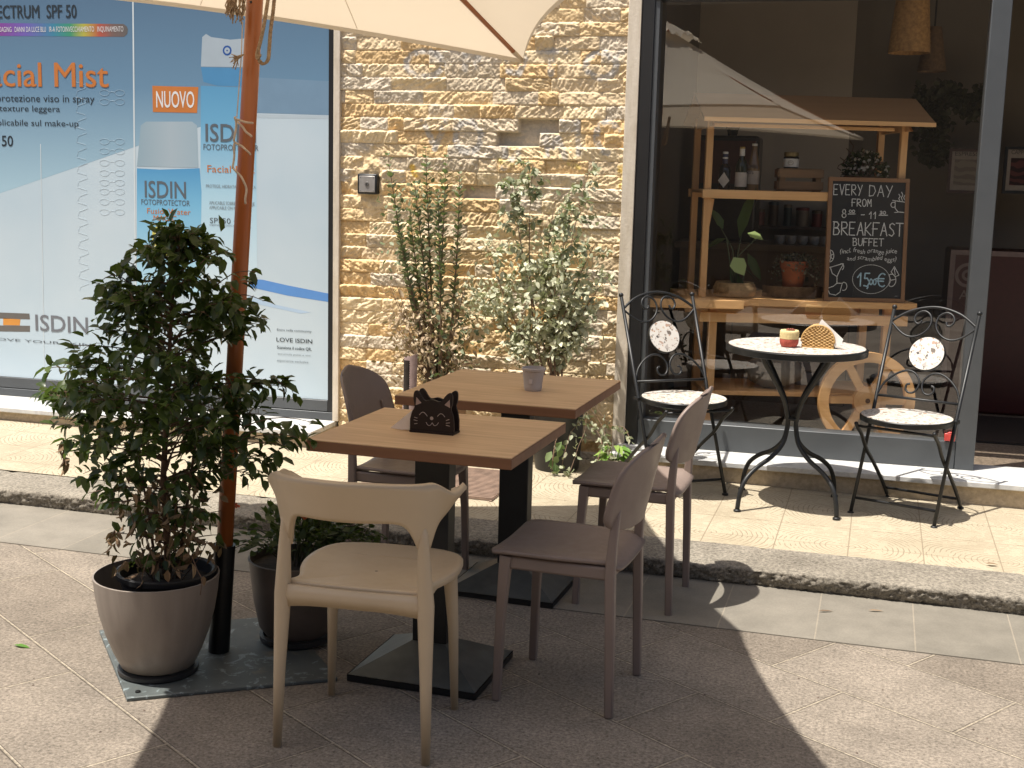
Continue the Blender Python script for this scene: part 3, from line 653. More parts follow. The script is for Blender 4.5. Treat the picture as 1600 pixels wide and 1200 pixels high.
# ============================================================ CREAM CHAIR
t=thing('cream_chair','cream plastic chair with a wide curved horn backrest at the front table','chair',(-1.187,3.130,0),math.radians(2.4))
Pp=[]
th0=108; NT=109; NZ=11
def backpt(th,w,out=0):
    a=math.radians(th); ab=abs(th)
    ss=lambda x,a_,b_:(lambda q:q*q*(3-2*q))(max(0,min(1,(x-a_)/(b_-a_))))
    zt=.757-.012*ss(ab,10,60)-.036*ss(ab,58,76)+.004*ss(ab,76,104)-.016*ss(ab,97,108)
    zb=.653-.085*math.exp(-((ab-54)/8.5)**2)-.022*math.exp(-((ab-56)/17)**2)+.022*ss(ab,66,104)+.008*ss(ab,98,108)
    z=zb+(zt-zb)*w; lean=-.03*(z-.65)/.1
    R=.224+.020*w+.014*w*ss(ab,56,74)+out; return (R*math.sin(a),-.055-(.198+.007*w+out)*math.cos(a)+lean*max(0.,math.cos(a)),z)
for i in range(NT):
    th=-th0+2*th0*i/(NT-1); Pp.append([backpt(th,k/(NZ-1)) for k in range(NZ)])
MB().grid(Pp).build('backrest',creamp,t,smooth=True,solid=.017)
for sx in (-1,1):
    MB().tube([(sx*.205,-.182,0),(sx*.200,-.175,.22),(sx*.194,-.166,.42),(sx*.189,-.168,.53),(sx*.186,-.169,.59),(sx*.187,-.172,.65)],[.0115,.0160,.0225,.0172,.0140,.005],14).build('leg',creamp,t,smooth=True)
    MB().tube([(sx*.186,.178,0),(sx*.180,.168,.25),(sx*.172,.157,.40),(sx*.167,.152,.44)],[.0105,.0150,.020,.023],14).build('leg',creamp,t,smooth=True)
half=[(0,-.165),(.10,-.163),(.165,-.160),(.186,-.150),(.176,-.125),(.178,-.09),(.200,-.03),(.217,.05),(.214,.13),(.195,.19),(.155,.225),(.08,.243),(0,.246)]
half=sm(half,4); out=half+[(-x,y) for x,y in half[-2:0:-1]]
P=[]
for k,(s,dz) in enumerate(((.02,-.012),(.3,-.0115),(.6,-.009),(.8,-.005),(.92,-.0005),(.975,.001),(1.0,-.004),(1.0,-.013),(.985,-.022))):
    P.append([(x*s,.02+(y-.02)*s,.452+dz) for x,y in out])
b=MB().grid(P,closed=True); b.build('seat',creamp,t,smooth=True)
a=MB(); Q=[]
for sx in np.linspace(-.188,.188,17):
    yy=-.168-.012*(1-(sx/.188)**2); ztop=.447; zb=.402+.014*(abs(sx)/.188)**3*-1+.0
    Q.append([(sx,yy,ztop),(sx,yy-.004,(ztop+zb)/2),(sx,yy+.004,zb)])
MB().grid(Q).build('rear_rail',creamp,t,smooth=True,solid=.02)
a=MB()
for sx in (-1,1): a.tube([(sx*.175,-.16,.42),(sx*.172,0,.428),(sx*.165,.15,.43)],.013,8)
a.tube([(-.165,.15,.432),(.165,.15,.432)],.013,8); a.build('seat_frame',creamp,t,smooth=True)

# ============================================================ MOSAIC BISTRO SET
m=Mat('terrazzo'); 
def chips(scale,th,seed):
    vo=m.N('TexVoronoi'); vo.inputs['Scale'].default_value=scale; m.l.new(m.mapn((1,1,1),(0,0,0),(seed,seed*.7,.3)),vo.inputs['Vector'])
    ve=m.N('TexVoronoi'); ve.feature='DISTANCE_TO_EDGE'; ve.inputs['Scale'].default_value=scale; m.l.new([n for n in m.n if n.bl_idname=='ShaderNodeMapping'][-1].outputs[0],ve.inputs['Vector'])
    sc_=m.N('SeparateColor'); m.l.new(vo.outputs['Color'],sc_.inputs[0])
    on=m.math('MULTIPLY',m.math('GREATER_THAN',sc_.outputs[0],th),m.math('GREATER_THAN',ve.outputs['Distance'],m.math('MULTIPLY',sc_.outputs[2],.25)))
    return on,m.ramp(sc_.outputs[1],[(.0,(.06,.055,.05)),(.25,(.25,.2,.16)),(.5,(.42,.25,.16)),(.75,(.35,.34,.33)),(1,(.55,.42,.30))])
base_c=m.ramp(m.noise(6,3),[(.3,(.55,.52,.47)),(.7,(.62,.59,.54))]); o1,c1=chips(95,.60,1.3); o2,c2=chips(48,.86,4.1)
m.set(m.mix(o2,m.mix(o1,base_c,c1),c2),.35); M_terr=m.m
RT_=thing('round_table','round mosaic-topped bistro table with four curved black legs before the cafe window','table',(-.203,5.832,zs(-.2,5.83)),math.radians(45+2))
MB().lathe([(.0001,.700),(.302,.700),(.313,.703),(.314,.728),(.310,.7315),(.302,.7325)],72,cap0=False).build('rim',blackmetal,RT_,smooth=True,autos=35)
MB().lathe([(.302,.7312),(.3015,.7335),(.0001,.7335)],72,cap0=False).build('mosaic_top',M_terr,RT_)
legp=sm([(.205,.702),(.19,.668),(.125,.585),(.058,.49),(.028,.40),(.030,.345),(.052,.285),(.115,.232),(.20,.192),(.262,.145),(.292,.085),(.304,.01)],4)
for k in range(4):
    a=k*math.pi/2; lg=MB().tube([(r*math.cos(a),r*math.sin(a),z) for r,z in legp],.0105,10).build('leg',blackpaint,RT_,smooth=True)
    MB().lathe([(.0165,0),(.0165,.009),(.011,.013)],14,None,(.304*math.cos(a),.304*math.sin(a),0),cap1=True).build('foot_cap',blackpaint,lg,smooth=True,autos=35)
b=MB(); b.tube([(.03*math.cos(a*.3),.03*math.sin(a*.3),.40) for a in range(22)],.006,6,caps=False); b.build('collar',blackpaint,RT_,smooth=True)
def spiral(cx,cz,r0,a0,a1,k=.93,n=26):
    return [(cx+r0*(1-(1-.25)*i/n)*math.cos(math.radians(a0+(a1-a0)*i/n)),cz+r0*(1-.75*i/n)*math.sin(math.radians(a0+(a1-a0)*i/n))) for i in range(n+1)]
def bistro_chair(label,loc,rz):
    t=thing('folding_chair',label,'chair',loc,rz,'folding mosaic bistro chairs at the round table')
    hw=.187; yb=lambda z:-.10+.40*z/.90
    MB().lathe([(.0001,.430),(.19,.430),(.2,.433),(.2005,.452),(.196,.456)],48,cap0=False).build('seat_rim',blackmetal,t,smooth=True,autos=35)
    MB().lathe([(.196,.4545),(.1955,.4575),(.0001,.4575)],48,cap0=False).build('mosaic_seat',M_terr,t)
    for sx in (-1,1):
        ft=lambda x,y:MB().lathe([(.015,0),(.015,.008),(.01,.012)],12,None,(x,y,0),cap1=True)
        l=MB().tube([(sx*hw,-.10,.008),(sx*hw,yb(.45),.45),(sx*(hw+.006),yb(.895),.895)],.0085,8).build('leg',blackpaint,t,smooth=True); ft(sx*hw,-.10).build('foot_cap',blackpaint,l,smooth=True,autos=35)
        MB().ball((sx*(hw+.006),yb(.905),.905),.012,6).build('finial',blackpaint,l,smooth=True)
        r=MB().tube([(sx*.172,y,z) for y,z in sm([(-.150,.424),(-.125,.40),(-.07,.36),(.0,.285),(.10,.21),(.235,.10),(.33,.008)],4)],.0085,8).build('leg',blackpaint,t,smooth=True); ft(sx*.172,.33).build('foot_cap',blackpaint,r,smooth=True,autos=35)
        MB().box((sx*.182,yb(.44)-.012,.432),(sx*.197,yb(.44)+.03,.446)).build('seat_bracket',blackpaint,t)
    for q in (((-hw,yb(.07),.07),(hw,yb(.07),.07)),((-.172,.285,.055),(.172,.285,.055)),((-.172,-.135,.41),(.172,-.135,.41))): MB().tube(q,.0065,6).build('cross_bar',blackpaint,t,smooth=True)
    W3=lambda x,z:(x,yb(z),z)
    H=hw+.004
    MB().tube([W3(x,z) for x,z in sm([(-H,.845),(-.11,.895),(0,.918),(.11,.895),(H,.845)],8)],.0065,7).build('top_arch',blackpaint,t,smooth=True)
    MB().tube([W3(-H,.515),W3(H,.515)],.0065,7).build('back_rail',blackpaint,t,smooth=True)
    for sx in (-1,1):
        up=[(H,.838),(.145,.800),(.105,.782),(.065,.785),(.03,.808),(.012,.843),(.020,.880),(.050,.897),(.080,.886),(.090,.862),(.078,.842),(.062,.842),(.056,.856)]
        MB().tube([W3(sx*x,z) for x,z in sm(up,5)],.0052,6).build('upper_scroll',blackpaint,t,smooth=True)
        lo=[(H-.004,.518),(.165,.570),(.125,.610),(.080,.632),(.040,.628),(.012,.600),(.008,.570),(.022,.545),(.045,.540),(.062,.552),(.062,.572),(.048,.578)]
        MB().tube([W3(sx*x,z) for x,z in sm(lo,5)],.0052,6).build('lower_scroll',blackpaint,t,smooth=True)
    an=math.atan2(.40,.90); Mm=Matrix.Translation((0,yb(.712),.712))@Matrix.Rotation(math.pi/2-an,4,'X')
    def disc(pr): 
        b=MB().lathe(pr,44,cap0=False); b.v=[tuple(Mm@Vector(p)) for p in b.v]; return b
    disc([(.001,-.008),(.078,-.008),(.0815,-.006),(.0815,.006),(.078,.008)]).build('medallion_rim',blackmetal,t,smooth=True,autos=35)
    disc([(.078,.0075),(.0775,.0095),(.001,.0095)]).build('mosaic_medallion',M_terr,t)
    disc([(.001,-.0095),(.0775,-.0095),(.078,-.0075)]).build('medallion_back',M_terr,t)
    return t
bc=bistro_chair('folding mosaic chair with scrolled black back nearest the open doorway',(.29,5.812,zs(.29,5.81)-.004),math.radians(-21))
c=dup(bc); c.location=(-.70,5.862,zs(-.7,5.86)+.0); c.rotation_euler=(0,0,math.radians(37)); c['label']='folding mosaic chair beside the travertine trim, partly hidden by a mauve chair'
# ============================================================ FOLIAGE
def nrm(a): return a/np.maximum(np.linalg.norm(a,axis=-1,keepdims=True),1e-9)
def leaves(name,m,parent,P,D,N,Ln,Wd,fold=.25,curl=.25,tint=None,mid=(.32,.68),wid=(1,.82)):
    P=np.asarray(P);D=nrm(np.asarray(D));N=np.asarray(N); n=len(P)
    Ln=np.broadcast_to(Ln,(n,))[:,None]; Wd=np.broadcast_to(Wd,(n,))[:,None]
    S=nrm(np.cross(D,N)); N=np.cross(S,D); cu=np.broadcast_to(curl,(n,))[:,None]
    pt=lambda s,wd,sd:P+D*Ln*s-N*Ln*cu*s*s+S*Wd*.5*wd*sd+N*Wd*fold*abs(sd)*wd
    V=np.stack([pt(0,0,0),pt(mid[0],wid[0],-1),pt(mid[0],0,0),pt(mid[0],wid[0],1),pt(mid[1],wid[1],-1),pt(mid[1],0,0),pt(mid[1],wid[1],1),pt(1,0,0)],1)
    T=np.array([(0,2,1),(0,3,2),(1,2,5),(1,5,4),(2,3,6),(2,6,5),(4,5,7),(5,6,7)])
    F=(np.arange(n)[:,None,None]*8+T[None]).reshape(-1,3)
    if tint is None: tint=rng.random(n)
    cols=np.repeat(np.stack([tint,rng.random(n),tint*0],1),8,axis=0)
    return npmesh(name,V.reshape(-1,3),F,m,parent,cols,smooth=True)
def rdir(n): return nrm(rng.normal(size=(n,3)))
bark=plain('brown_bark',(.11,.065,.04),.85,0,.3,60,.3); darkleaf=leafmat('dark_leaf',(.018,.034,.010),(.085,.12,.034),.3,.24)
deadleaf=leafmat('dry_leaf',(.13,.075,.04),(.30,.20,.12),.8,.1); soil=plain('potting_soil',(.025,.018,.013),.95,0,.5,60,.6,90)
taupe=Mat('taupe_plastic'); f=taupe.noise(1,4,.5,taupe.mapn((30,30,1.5))); taupe.set(taupe.ramp(f,[(.3,(.22,.185,.158)),(.7,(.275,.235,.20))]),.4); taupe=taupe.m
darkpot=plain('dark_pot',(.018,.018,.019),.5,0,.2,10); brownpot=plain('brown_pot',(.085,.065,.054),.55,0,.2,10)
# big bush in the taupe pot
o=Vector((-1.935,3.285,.013))
pot=thing('plant_pot','taupe round plastic planter in front of the parasol pole with a black nursery pot inside','plant pot',tuple(o))
MB().lathe([(.112,.0),(.118,.004),(.119,.016),(.105,.018)],56,None,(0,0,0)).build('saucer',darkpot,pot,smooth=True,autos=40)
MB().lathe([(.098,.019),(.108,.024),(.130,.07),(.152,.13),(.168,.19),(.178,.25),(.183,.298),(.1835,.302),(.179,.303),(.173,.25),(.160,.18),(.14,.12)],72).build('planter',taupe,pot,smooth=True,autos=50)
ip=(.022,.018,0)
MB().lathe([(.10,.12),(.134,.295),(.146,.297),(.148,.312),(.141,.315),(.133,.309),(.131,.27)],48,None,ip).build('inner_pot',darkpot,pot,smooth=True,autos=45)
b=MB(); b.lathe([(.001,.283),(.05,.286),(.1,.281),(.133,.276)],40,None,ip,fn=lambda a,j,z:0,cap0=False); b.build('soil',soil,pot)
bush=thing('potted_bush','tall dark green leafy bush growing in the taupe planter by the parasol pole','bush',(o.x+.022,o.y+.018,.29))
B0=Vector(bush.location); toL=lambda p:tuple(Vector(p)-B0)
def halfw(z):                      # silhouette half width by height
    zz=[.30,.42,.52,.62,.75,.85,.92,1.02,1.11,1.17,1.25,1.32,1.37]; ww=[.09,.15,.19,.25,.32,.32,.29,.23,.20,.17,.09,.035,.01]
    return np.interp(z,zz,ww)
trunk=[(0,0,0),(.004,.004,.12),(-.006,.0,.3),(.006,.006,.5),(.022,.0,.7),(.045,0,.95),(.05,0,1.04)]
st=MB(); st.tube(trunk,[.011,.010,.0095,.008,.006,.004,.0015],8)
st.tube([(.03,.01,0),(.055,.02,.2),(.085,.03,.42),(.10,.03,.62)],[.006,.0055,.004,.002],6); st.tube([(-.03,.0,0),(-.06,.01,.18),(-.09,.0,.4)],[.005,.004,.002],6)
P=[];D=[];Nn=[];Ls=[]
for k in range(168):
    z=.05+.955*((k+.5)/168)**.82+rng.uniform(-.05,.05); az=k*2.39996+rng.uniform(-.4,.4); zt=z+.29
    L_=halfw(zt)*rng.uniform(.5,1.22)*(1+.10*math.cos(az)*(zt<.8)); rise=rng.uniform(-.10,.30)*L_
    if zt>1.2: rise+=.04
    sx_=.045*max(0,(z-.45))/.5; p0=np.array([.006+sx_,0,max(.04,z-.08*L_)]); p2=np.array([L_*math.cos(az)+sx_,L_*math.sin(az),z+rise]); p1=(p0+p2)/2+np.array([0,0,.06*L_+.01])
    cur=[(1-t)**2*p0+2*t*(1-t)*p1+t*t*p2 for t in np.linspace(0,1,7)]; st.tube(cur,[.0032,.0028,.0024,.002,.0017,.0014,.0009],5)
    nl=int(10+L_*62)
    if zt<.52: nl=int(nl*.35)
    elif zt<.66: nl=int(nl*.62)
    for i in range(nl):
        t=rng.uniform(.2,1.0)**.6; q=(1-t)**2*p0+2*t*(1-t)*p1+t*t*p2; tg=nrm(2*(1-t)*(p1-p0)+2*t*(p2-p1))
        # sub twig offset
        off=rdir(1)[0]*rng.uniform(.006,.055)*(1.1-.5*t); q2=q+off
        if rng.random()<.4: st.tube([q,q+off*.55+np.array([0,0,.004]),q2],.0009,4,caps=False)
        P.append(q2); D.append(nrm(tg*.7+rdir(1)[0]*.9+off*8+np.array([0,0,-.10]))); Nn.append(nrm(np.array([0,0,1.])+rdir(1)[0]*.65)); Ls.append(rng.uniform(.026,.052))
# outreaching sprays at the sides
for (px,py) in ((72,575),(66,612),(80,655),(470,672),(485,690),(488,660),(455,700),(150,465),(156,440),(402,425),(412,470),(418,500),(190,415),(360,395),(105,700),(130,740),(430,745),(440,720),(88,600)):
    e=at(px,py,3.26+rng.uniform(-.06,.06)); e=np.array(toL(e)); s=np.array([e[0]*.55,e[1]*.5,e[2]-.03+rng.uniform(-.03,.03)])
    cur=[s*(1-t)+e*t+np.array([0,0,.02*math.sin(math.pi*t)]) for t in np.linspace(0,1,6)]; st.tube(cur,[.002,.0018,.0016,.0014,.0012,.0008],5)
    for i in range(11):
        t=rng.uniform(.35,1); q=s*(1-t)+e*t+rdir(1)[0]*.012; P.append(q); D.append(nrm((e-s)*2+rdir(1)[0]*.5+np.array([0,0,-.15]))); Nn.append(nrm(np.array([0,0,1.])+rdir(1)[0]*.5)); Ls.append(rng.uniform(.034,.052))
st.build('stem',bark,bush,smooth=True); Ls=np.array(Ls)
leaves('foliage',darkleaf,bush,P,D,Nn,Ls,Ls*rng.uniform(.46,.62,len(Ls)),.2,rng.uniform(.05,.6,len(Ls)),np.clip(rng.beta(1.2,2.4,len(Ls)),0,1),mid=(.26,.70),wid=(.9,.92))
P=[];D=[]
for k in range(250):
    a=rng.uniform(0,6.28); rr=rng.uniform(.02,.15)**1; z=rng.uniform(.05,.32); P.append((rr*math.cos(a)*1.15,rr*math.sin(a),z)); D.append(nrm(np.array([rng.normal(),rng.normal(),-1.1])))
q=np.array(toL(at(102,700,3.25)))
for k in range(16): P.append(q+np.array([rng.uniform(-.012,.012),rng.uniform(-.01,.01),rng.uniform(-.045,.035)])); D.append(nrm(np.array([rng.normal()*.4,rng.normal()*.4,-1])))
q=np.array(toL(at(178,835,3.2)))
for k in range(9): P.append(q+rdir(1)[0]*.014); D.append(nrm(np.array([rng.normal()*.4,rng.normal()*.3,-1])))
for (px,py) in ((222,905),(262,890),(318,900),(300,880),(238,880)): P.append(np.array(toL(at(px,py,3.16)))); D.append((0.1,-.1,-1))
leaves('dry_foliage',deadleaf,bush,P,D,rdir(len(P)),rng.uniform(.026,.05,len(P)),rng.uniform(.009,.02,len(P)),.5,rng.uniform(-.2,.8,len(P)))
for k in range(12):
    b=MB(); a=rng.uniform(0,6.28); r0=rng.uniform(.02,.1); e=(r0*math.cos(a)*1.5,r0*math.sin(a)*1.3,rng.uniform(.05,.25)); b.tube([(r0*math.cos(a)*.5,r0*math.sin(a)*.5,0),(e[0]*.8,e[1]*.8,e[2]*.6),e],.0016,5); b.build('twig',bark,bush,smooth=True)
for pts in (((300,870),(308,890),(316,905),(313,930)),((238,850),(228,880),(221,905))): MB().tube([toL(at(px,py,3.14)) for px,py in pts],.0013,5).build('twig',bark,bush,smooth=True)
# second pot with geranium
o=Vector((-1.655,3.665,.013)); g=thing('plant_pot','dark brown planter in the shade behind the parasol pole','plant pot',tuple(o))
MB().lathe([(.105,0),(.118,.005),(.119,.02),(.108,.022)],40).build('saucer',darkpot,g,smooth=True,autos=40)
MB().lathe([(.100,.023),(.12,.05),(.138,.14),(.152,.26),(.154,.272),(.147,.273),(.14,.2)],56).build('planter',brownpot,g,smooth=True,autos=50)
MB().lathe([(.001,.252),(.146,.248)],30,cap0=False).build('soil',soil,g)
gl=leafmat('geranium_leaf',(.020,.038,.012),(.07,.10,.03),.5,.2)
gp=thing('geranium','low bushy geranium with a few small red flowers in the dark brown planter','flower plant',(o.x,o.y,.262)); st=MB(); P=[];D=[];Nn=[]
for k in range(60):
    a=rng.uniform(0,6.28); L_=rng.uniform(.04,.23); e=np.array([L_*math.cos(a)+(.05 if k%3==0 else 0),L_*math.sin(a),rng.uniform(.05,.20)-.25*max(0,L_-.14)]); s=np.array([.03*math.cos(a),.03*math.sin(a),-.015])
    cur=[s*(1-t)+e*t+np.array([0,0,.05*math.sin(math.pi*t)]) for t in np.linspace(0,1,5)]; st.tube(cur,.0017,5)
    for i in range(11): t=rng.uniform(.4,1.05); P.append(s*(1-t)+e*t+np.array([0,0,.05*math.sin(math.pi*min(1,t))])+rdir(1)[0]*.02); D.append(nrm(e+rdir(1)[0]*.12)); Nn.append(nrm(np.array([0,0,1.])+rdir(1)[0]*.7))
for k in range(16):       # trailing right past the cream chair
    e=np.array([rng.uniform(.12,.30),rng.uniform(-.02,.18),rng.uniform(-.02,.10)]); s=np.array([.05,.02,0]); cur=[s*(1-t)+e*t+np.array([0,0,.07*math.sin(math.pi*t)]) for t in np.linspace(0,1,5)]; st.tube(cur,.0012,4)
    for i in range(12): t=rng.uniform(.3,1.02); P.append(s*(1-t)+e*t+np.array([0,0,.07*math.sin(math.pi*min(1,t))])+rdir(1)[0]*.015); D.append(nrm(e+rdir(1)[0]*.2)); Nn.append(nrm(np.array([0,0,1.])+rdir(1)[0]*.8))
st.build('stem',plain('green_stem',(.05,.06,.025),.7),gp,smooth=True); n=len(P)
leaves('foliage',gl,gp,P,D,Nn,rng.uniform(.018,.040,n),rng.uniform(.010,.026,n),.15,rng.uniform(0,.5,n))
redp=leafmat('red_petal',(.50,.05,.03),(.65,.12,.07),.6,.2); pinkp=leafmat('pink_petal',(.6,.3,.4),(.7,.4,.5),.6,.2)
for (px,py,mm) in ((370,789,redp),(325,803,redp),(476,808,redp),(302,831,pinkp)):
    c_=np.array(Vector(at(px,py,3.60))-Vector(gp.location)); n=9; leaves('flower',mm,gp,c_+rdir(n)*.004,rdir(n),rdir(n),.011,.009,.2,.1)
# ------------------------------------------------------------ two shrubs against the stone wall
vbark=plain('pale_bark',(.20,.13,.085),.85,0,.25,60,.3); spikeleaf=leafmat('spike_leaf',(.075,.10,.055),(.24,.27,.16),.5,.2)
paleleaf=leafmat('pale_leaf',(.19,.22,.12),(.66,.65,.48),.5,.22); strawleaf=leafmat('straw_leaf',(.34,.24,.15),(.60,.48,.33),.8,.15)
terra=plain('sandy_pot',(.36,.22,.12),.8,0,.12,12,.1); greypot=plain('black_planter',(.022,.022,.024),.5,0,.25,10)
def wallpot(label,x,y,r,h,mm):
    z=zs(x,y)-.002; p=thing('plant_pot',label,'plant pot',(x,y,z))
    MB().lathe([(r*.72,0),(r*.76,.01),(r*.92,h-.05),(r*.95,h-.045),(r,h-.04),(r*1.01,h),(r*.93,h+.002),(r*.90,h-.05)],48).build('planter',mm,p,smooth=True,autos=40)
    MB().lathe([(.001,h-.03),(r*.91,h-.035)],30,cap0=False).build('soil',soil,p); return Vector((x,y,z+h-.03))
A0=wallpot('sandy clay pot by the stone wall, mostly hidden behind the square tables',-1.965,6.10,.15,.36,terra)
B0_=wallpot('black planter on the pavement below the rear table by the stone wall',-1.355,6.14,.145,.36,greypot)
sA=thing('spiky_shrub','tall thin shrub of upright green leaf spikes beside the key switch','shrub',tuple(A0)); YA_=6.10
LA=lambda px,py,dy=0:np.array(at(px,py,YA_+dy)-A0)
def bez(p0,p1,p2,n=14): return [(1-t)**2*p0+2*t*(1-t)*p1+t*t*p2 for t in np.linspace(0,1,n)]
st=MB();P=[];D=[];Nn=[];Ls=[];Ti=[];SP=[];SD=[]
root=np.array([0.,0.,0.])
spikes=[((606,243),(640,480),.30,.02),((648,287),(668,470),.36,-.05),((665,232),(672,430),.42,.0),((697,246),(690,420),.40,.04),((718,272),(716,440),.38,-.03),((684,300),(688,430),.4,-.10),((618,330),(640,470),.45,-.08),((640,330),(655,480),.5,.05)]
for (tp,md,t0,dy) in spikes:
    e=LA(*tp,dy); q=LA(*md,dy*.5); cur=bez(root+np.array([rng.uniform(-.03,.03),rng.uniform(-.02,.02),0]),q,e,56); st.tube(cur,list(np.linspace(.008,.0015,56)),6)
    for i in range(int(56*t0),56):
        c_=cur[i]; tg=nrm(cur[min(i+1,55)]-cur[i-1]); a0=i*1.57+rng.uniform(-.3,.3)
        for s in (0,math.pi):
            a=a0+s; sd=np.array([math.cos(a),math.sin(a),0]); sd=nrm(sd-tg*sd.dot(tg)); P.append(c_+sd*.004); D.append(nrm(sd+tg*rng.uniform(.5,1.0))); Nn.append(nrm(tg*.8-sd*.35+rdir(1)[0]*.15)); Ls.append(rng.uniform(.036,.050)*(.62 if i>51 else 1)); Ti.append(rng.uniform(.1,.8))
for k in range(46):                   # bare and pale side twigs lower down
    tp=(rng.uniform(592,748),rng.uniform(400,585)); e=LA(tp[0],tp[1],rng.uniform(-.12,.16)); q=LA(680+(tp[0]-680)*.35,560,rng.uniform(-.05,.05)); s=root*0+np.array([rng.uniform(-.03,.03),0,0]); cur=bez(s,q,e,9); st.tube(cur,list(np.linspace(.0035,.001,9)),5)
    for i in range(7):
        t=rng.uniform(.5,1); j=int(t*8); SP.append(cur[j]+rdir(1)[0]*.015); SD.append(nrm(rdir(1)[0]+np.array([0,0,-.3])))
for k in range(480): SP.append(LA(rng.normal(668,32),rng.uniform(470,595),rng.uniform(-.12,.16))); SD.append(nrm(rdir(1)[0]+np.array([0,0,-.4])))
for k in range(380):
    tp=(rng.normal(700,26),rng.uniform(480,605)); P.append(LA(*tp,rng.uniform(-.1,.2))); D.append(rdir(1)[0]); Nn.append(rdir(1)[0]); Ls.append(rng.uniform(.025,.04)); Ti.append(rng.uniform(.2,1))
for k in range(260):
    tp=(rng.normal(650,30),rng.uniform(285,440)); P.append(LA(*tp,rng.uniform(-.12,.12))); D.append(nrm(rdir(1)[0]+np.array([0,0,.6]))); Nn.append(rdir(1)[0]); Ls.append(rng.uniform(.022,.034)); Ti.append(rng.uniform(.3,1))
st.build('stem',vbark,sA,smooth=True); Ls=np.array(Ls)
leaves('foliage',spikeleaf,sA,P,D,Nn,Ls,Ls*.60,.15,.1,np.array(Ti)); n=len(SP)
leaves('dry_foliage',strawleaf,sA,SP,SD,rdir(n),rng.uniform(.026,.050,n),rng.uniform(.010,.022,n),.4,rng.uniform(-.1,.7,n))
sB=thing('pale_shrub','bushy pale cream-green variegated shrub before the wall beside the travertine trim','shrub',tuple(B0_)); YB_=6.13
LB=lambda px,py,dy=0:np.array(at(px,py,YB_+dy)-B0_)
st=MB();P=[];D=[];Nn=[];Ls=[];Ti=[]
mains=[((812,540),(832,258),.0),((846,540),(925,248),.03),((815,540),(760,388),-.05),((850,560),(952,428),-.04),((830,500),(870,300),.08),((815,545),(762,470),.06),((846,550),(930,380),-.1),((825,480),(800,290),-.08),((840,520),(895,330),-.12),((850,560),(910,500),.1)]
cl=[]
for md,tp,dy in mains:
    q=LA(*md,0)+np.array(A0)-np.array(B0_); e=LB(*tp,dy); s=np.array([rng.uniform(-.05,.06),rng.uniform(-.03,.03),0]); cur=bez(s,q*np.array([1,1,1]),e,24); st.tube(cur,list(np.linspace(.007,.0012,24)),6)
    for k in range(21):
        i=rng.integers(9,24); c_=cur[i]; L_=rng.uniform(.05,.17)*(1.15-.6*(i/24)); d=nrm(rdir(1)[0]*np.array([1,.8,.7])+np.array([0,0,.35])); e2_=c_+d*L_; st.tube([c_,(c_+e2_)/2+np.array([0,0,.008]),e2_],[.0016,.0013,.0008],4)
        for j in range(rng.integers(9,17)):
            t=rng.uniform(.15,1.05); P.append(c_+(e2_-c_)*t+rdir(1)[0]*.012); D.append(nrm(d*.5+rdir(1)[0])); Nn.append(nrm(np.array([0,-.5,1.])+rdir(1)[0]*.8)); Ls.append(rng.uniform(.026,.044)); Ti.append(min(1,max(0,rng.normal(.35+.45*(tp[1]>380 or i<17),.25))))
for k in range(760):
    tp=(rng.normal(855,48),rng.normal(450,45)); 
    if 735<tp[0]<958: P.append(LB(*tp,rng.uniform(-.16,.14))); D.append(rdir(1)[0]); Nn.append(rdir(1)[0]); Ls.append(rng.uniform(.024,.042)); Ti.append(rng.uniform(.35,1))
for k in range(230): P.append(LB(rng.normal(750,16),rng.normal(465,16),rng.uniform(-.1,.1))); D.append(rdir(1)[0]); Nn.append(rdir(1)[0]); Ls.append(rng.uniform(.02,.034)); Ti.append(rng.uniform(.6,1))
for k in range(120): P.append(LB(rng.normal(822,18),rng.normal(545,18),rng.uniform(-.1,.1))); D.append(rdir(1)[0]); Nn.append(rdir(1)[0]); Ls.append(rng.uniform(.02,.034)); Ti.append(rng.uniform(.2,1))
# trailing stems below the rear table
for pts in (((868,590),(905,650),(890,680),(876,735)),((880,600),(915,655),(903,700),(888,745)),((900,610),(925,660),(940,690),(932,725)),((890,600),(935,655),(948,690),(955,715)),((905,600),(950,660),(975,668),(985,690)),((870,600),(880,660),(866,700),(862,735))):
    dy=rng.uniform(-.28,-.12); cur=[LB(x,y,dy*i/3) for i,(x,y) in enumerate(pts)]; cur=[np.array(q) for q in sm([tuple(q) for q in cur],5)]; st.tube(cur,.0016,5)
    for j in range(26): i=rng.integers(3,len(cur)); P.append(cur[i]+rdir(1)[0]*.014); D.append(nrm(rdir(1)[0]+np.array([0,0,-.8]))); Nn.append(rdir(1)[0]); Ls.append(rng.uniform(.02,.036)); Ti.append(rng.uniform(.0,.8))
st.build('stem',vbark,sB,smooth=True); Ls=np.array(Ls); leaves('foliage',paleleaf,sB,P,D,Nn,Ls,Ls*rng.uniform(.5,.66,len(Ls)),.2,rng.uniform(0,.4,len(Ls)),np.array(Ti))
brl=leafmat('bright_leaf',(.10,.22,.035),(.25,.36,.09),.35,.25)
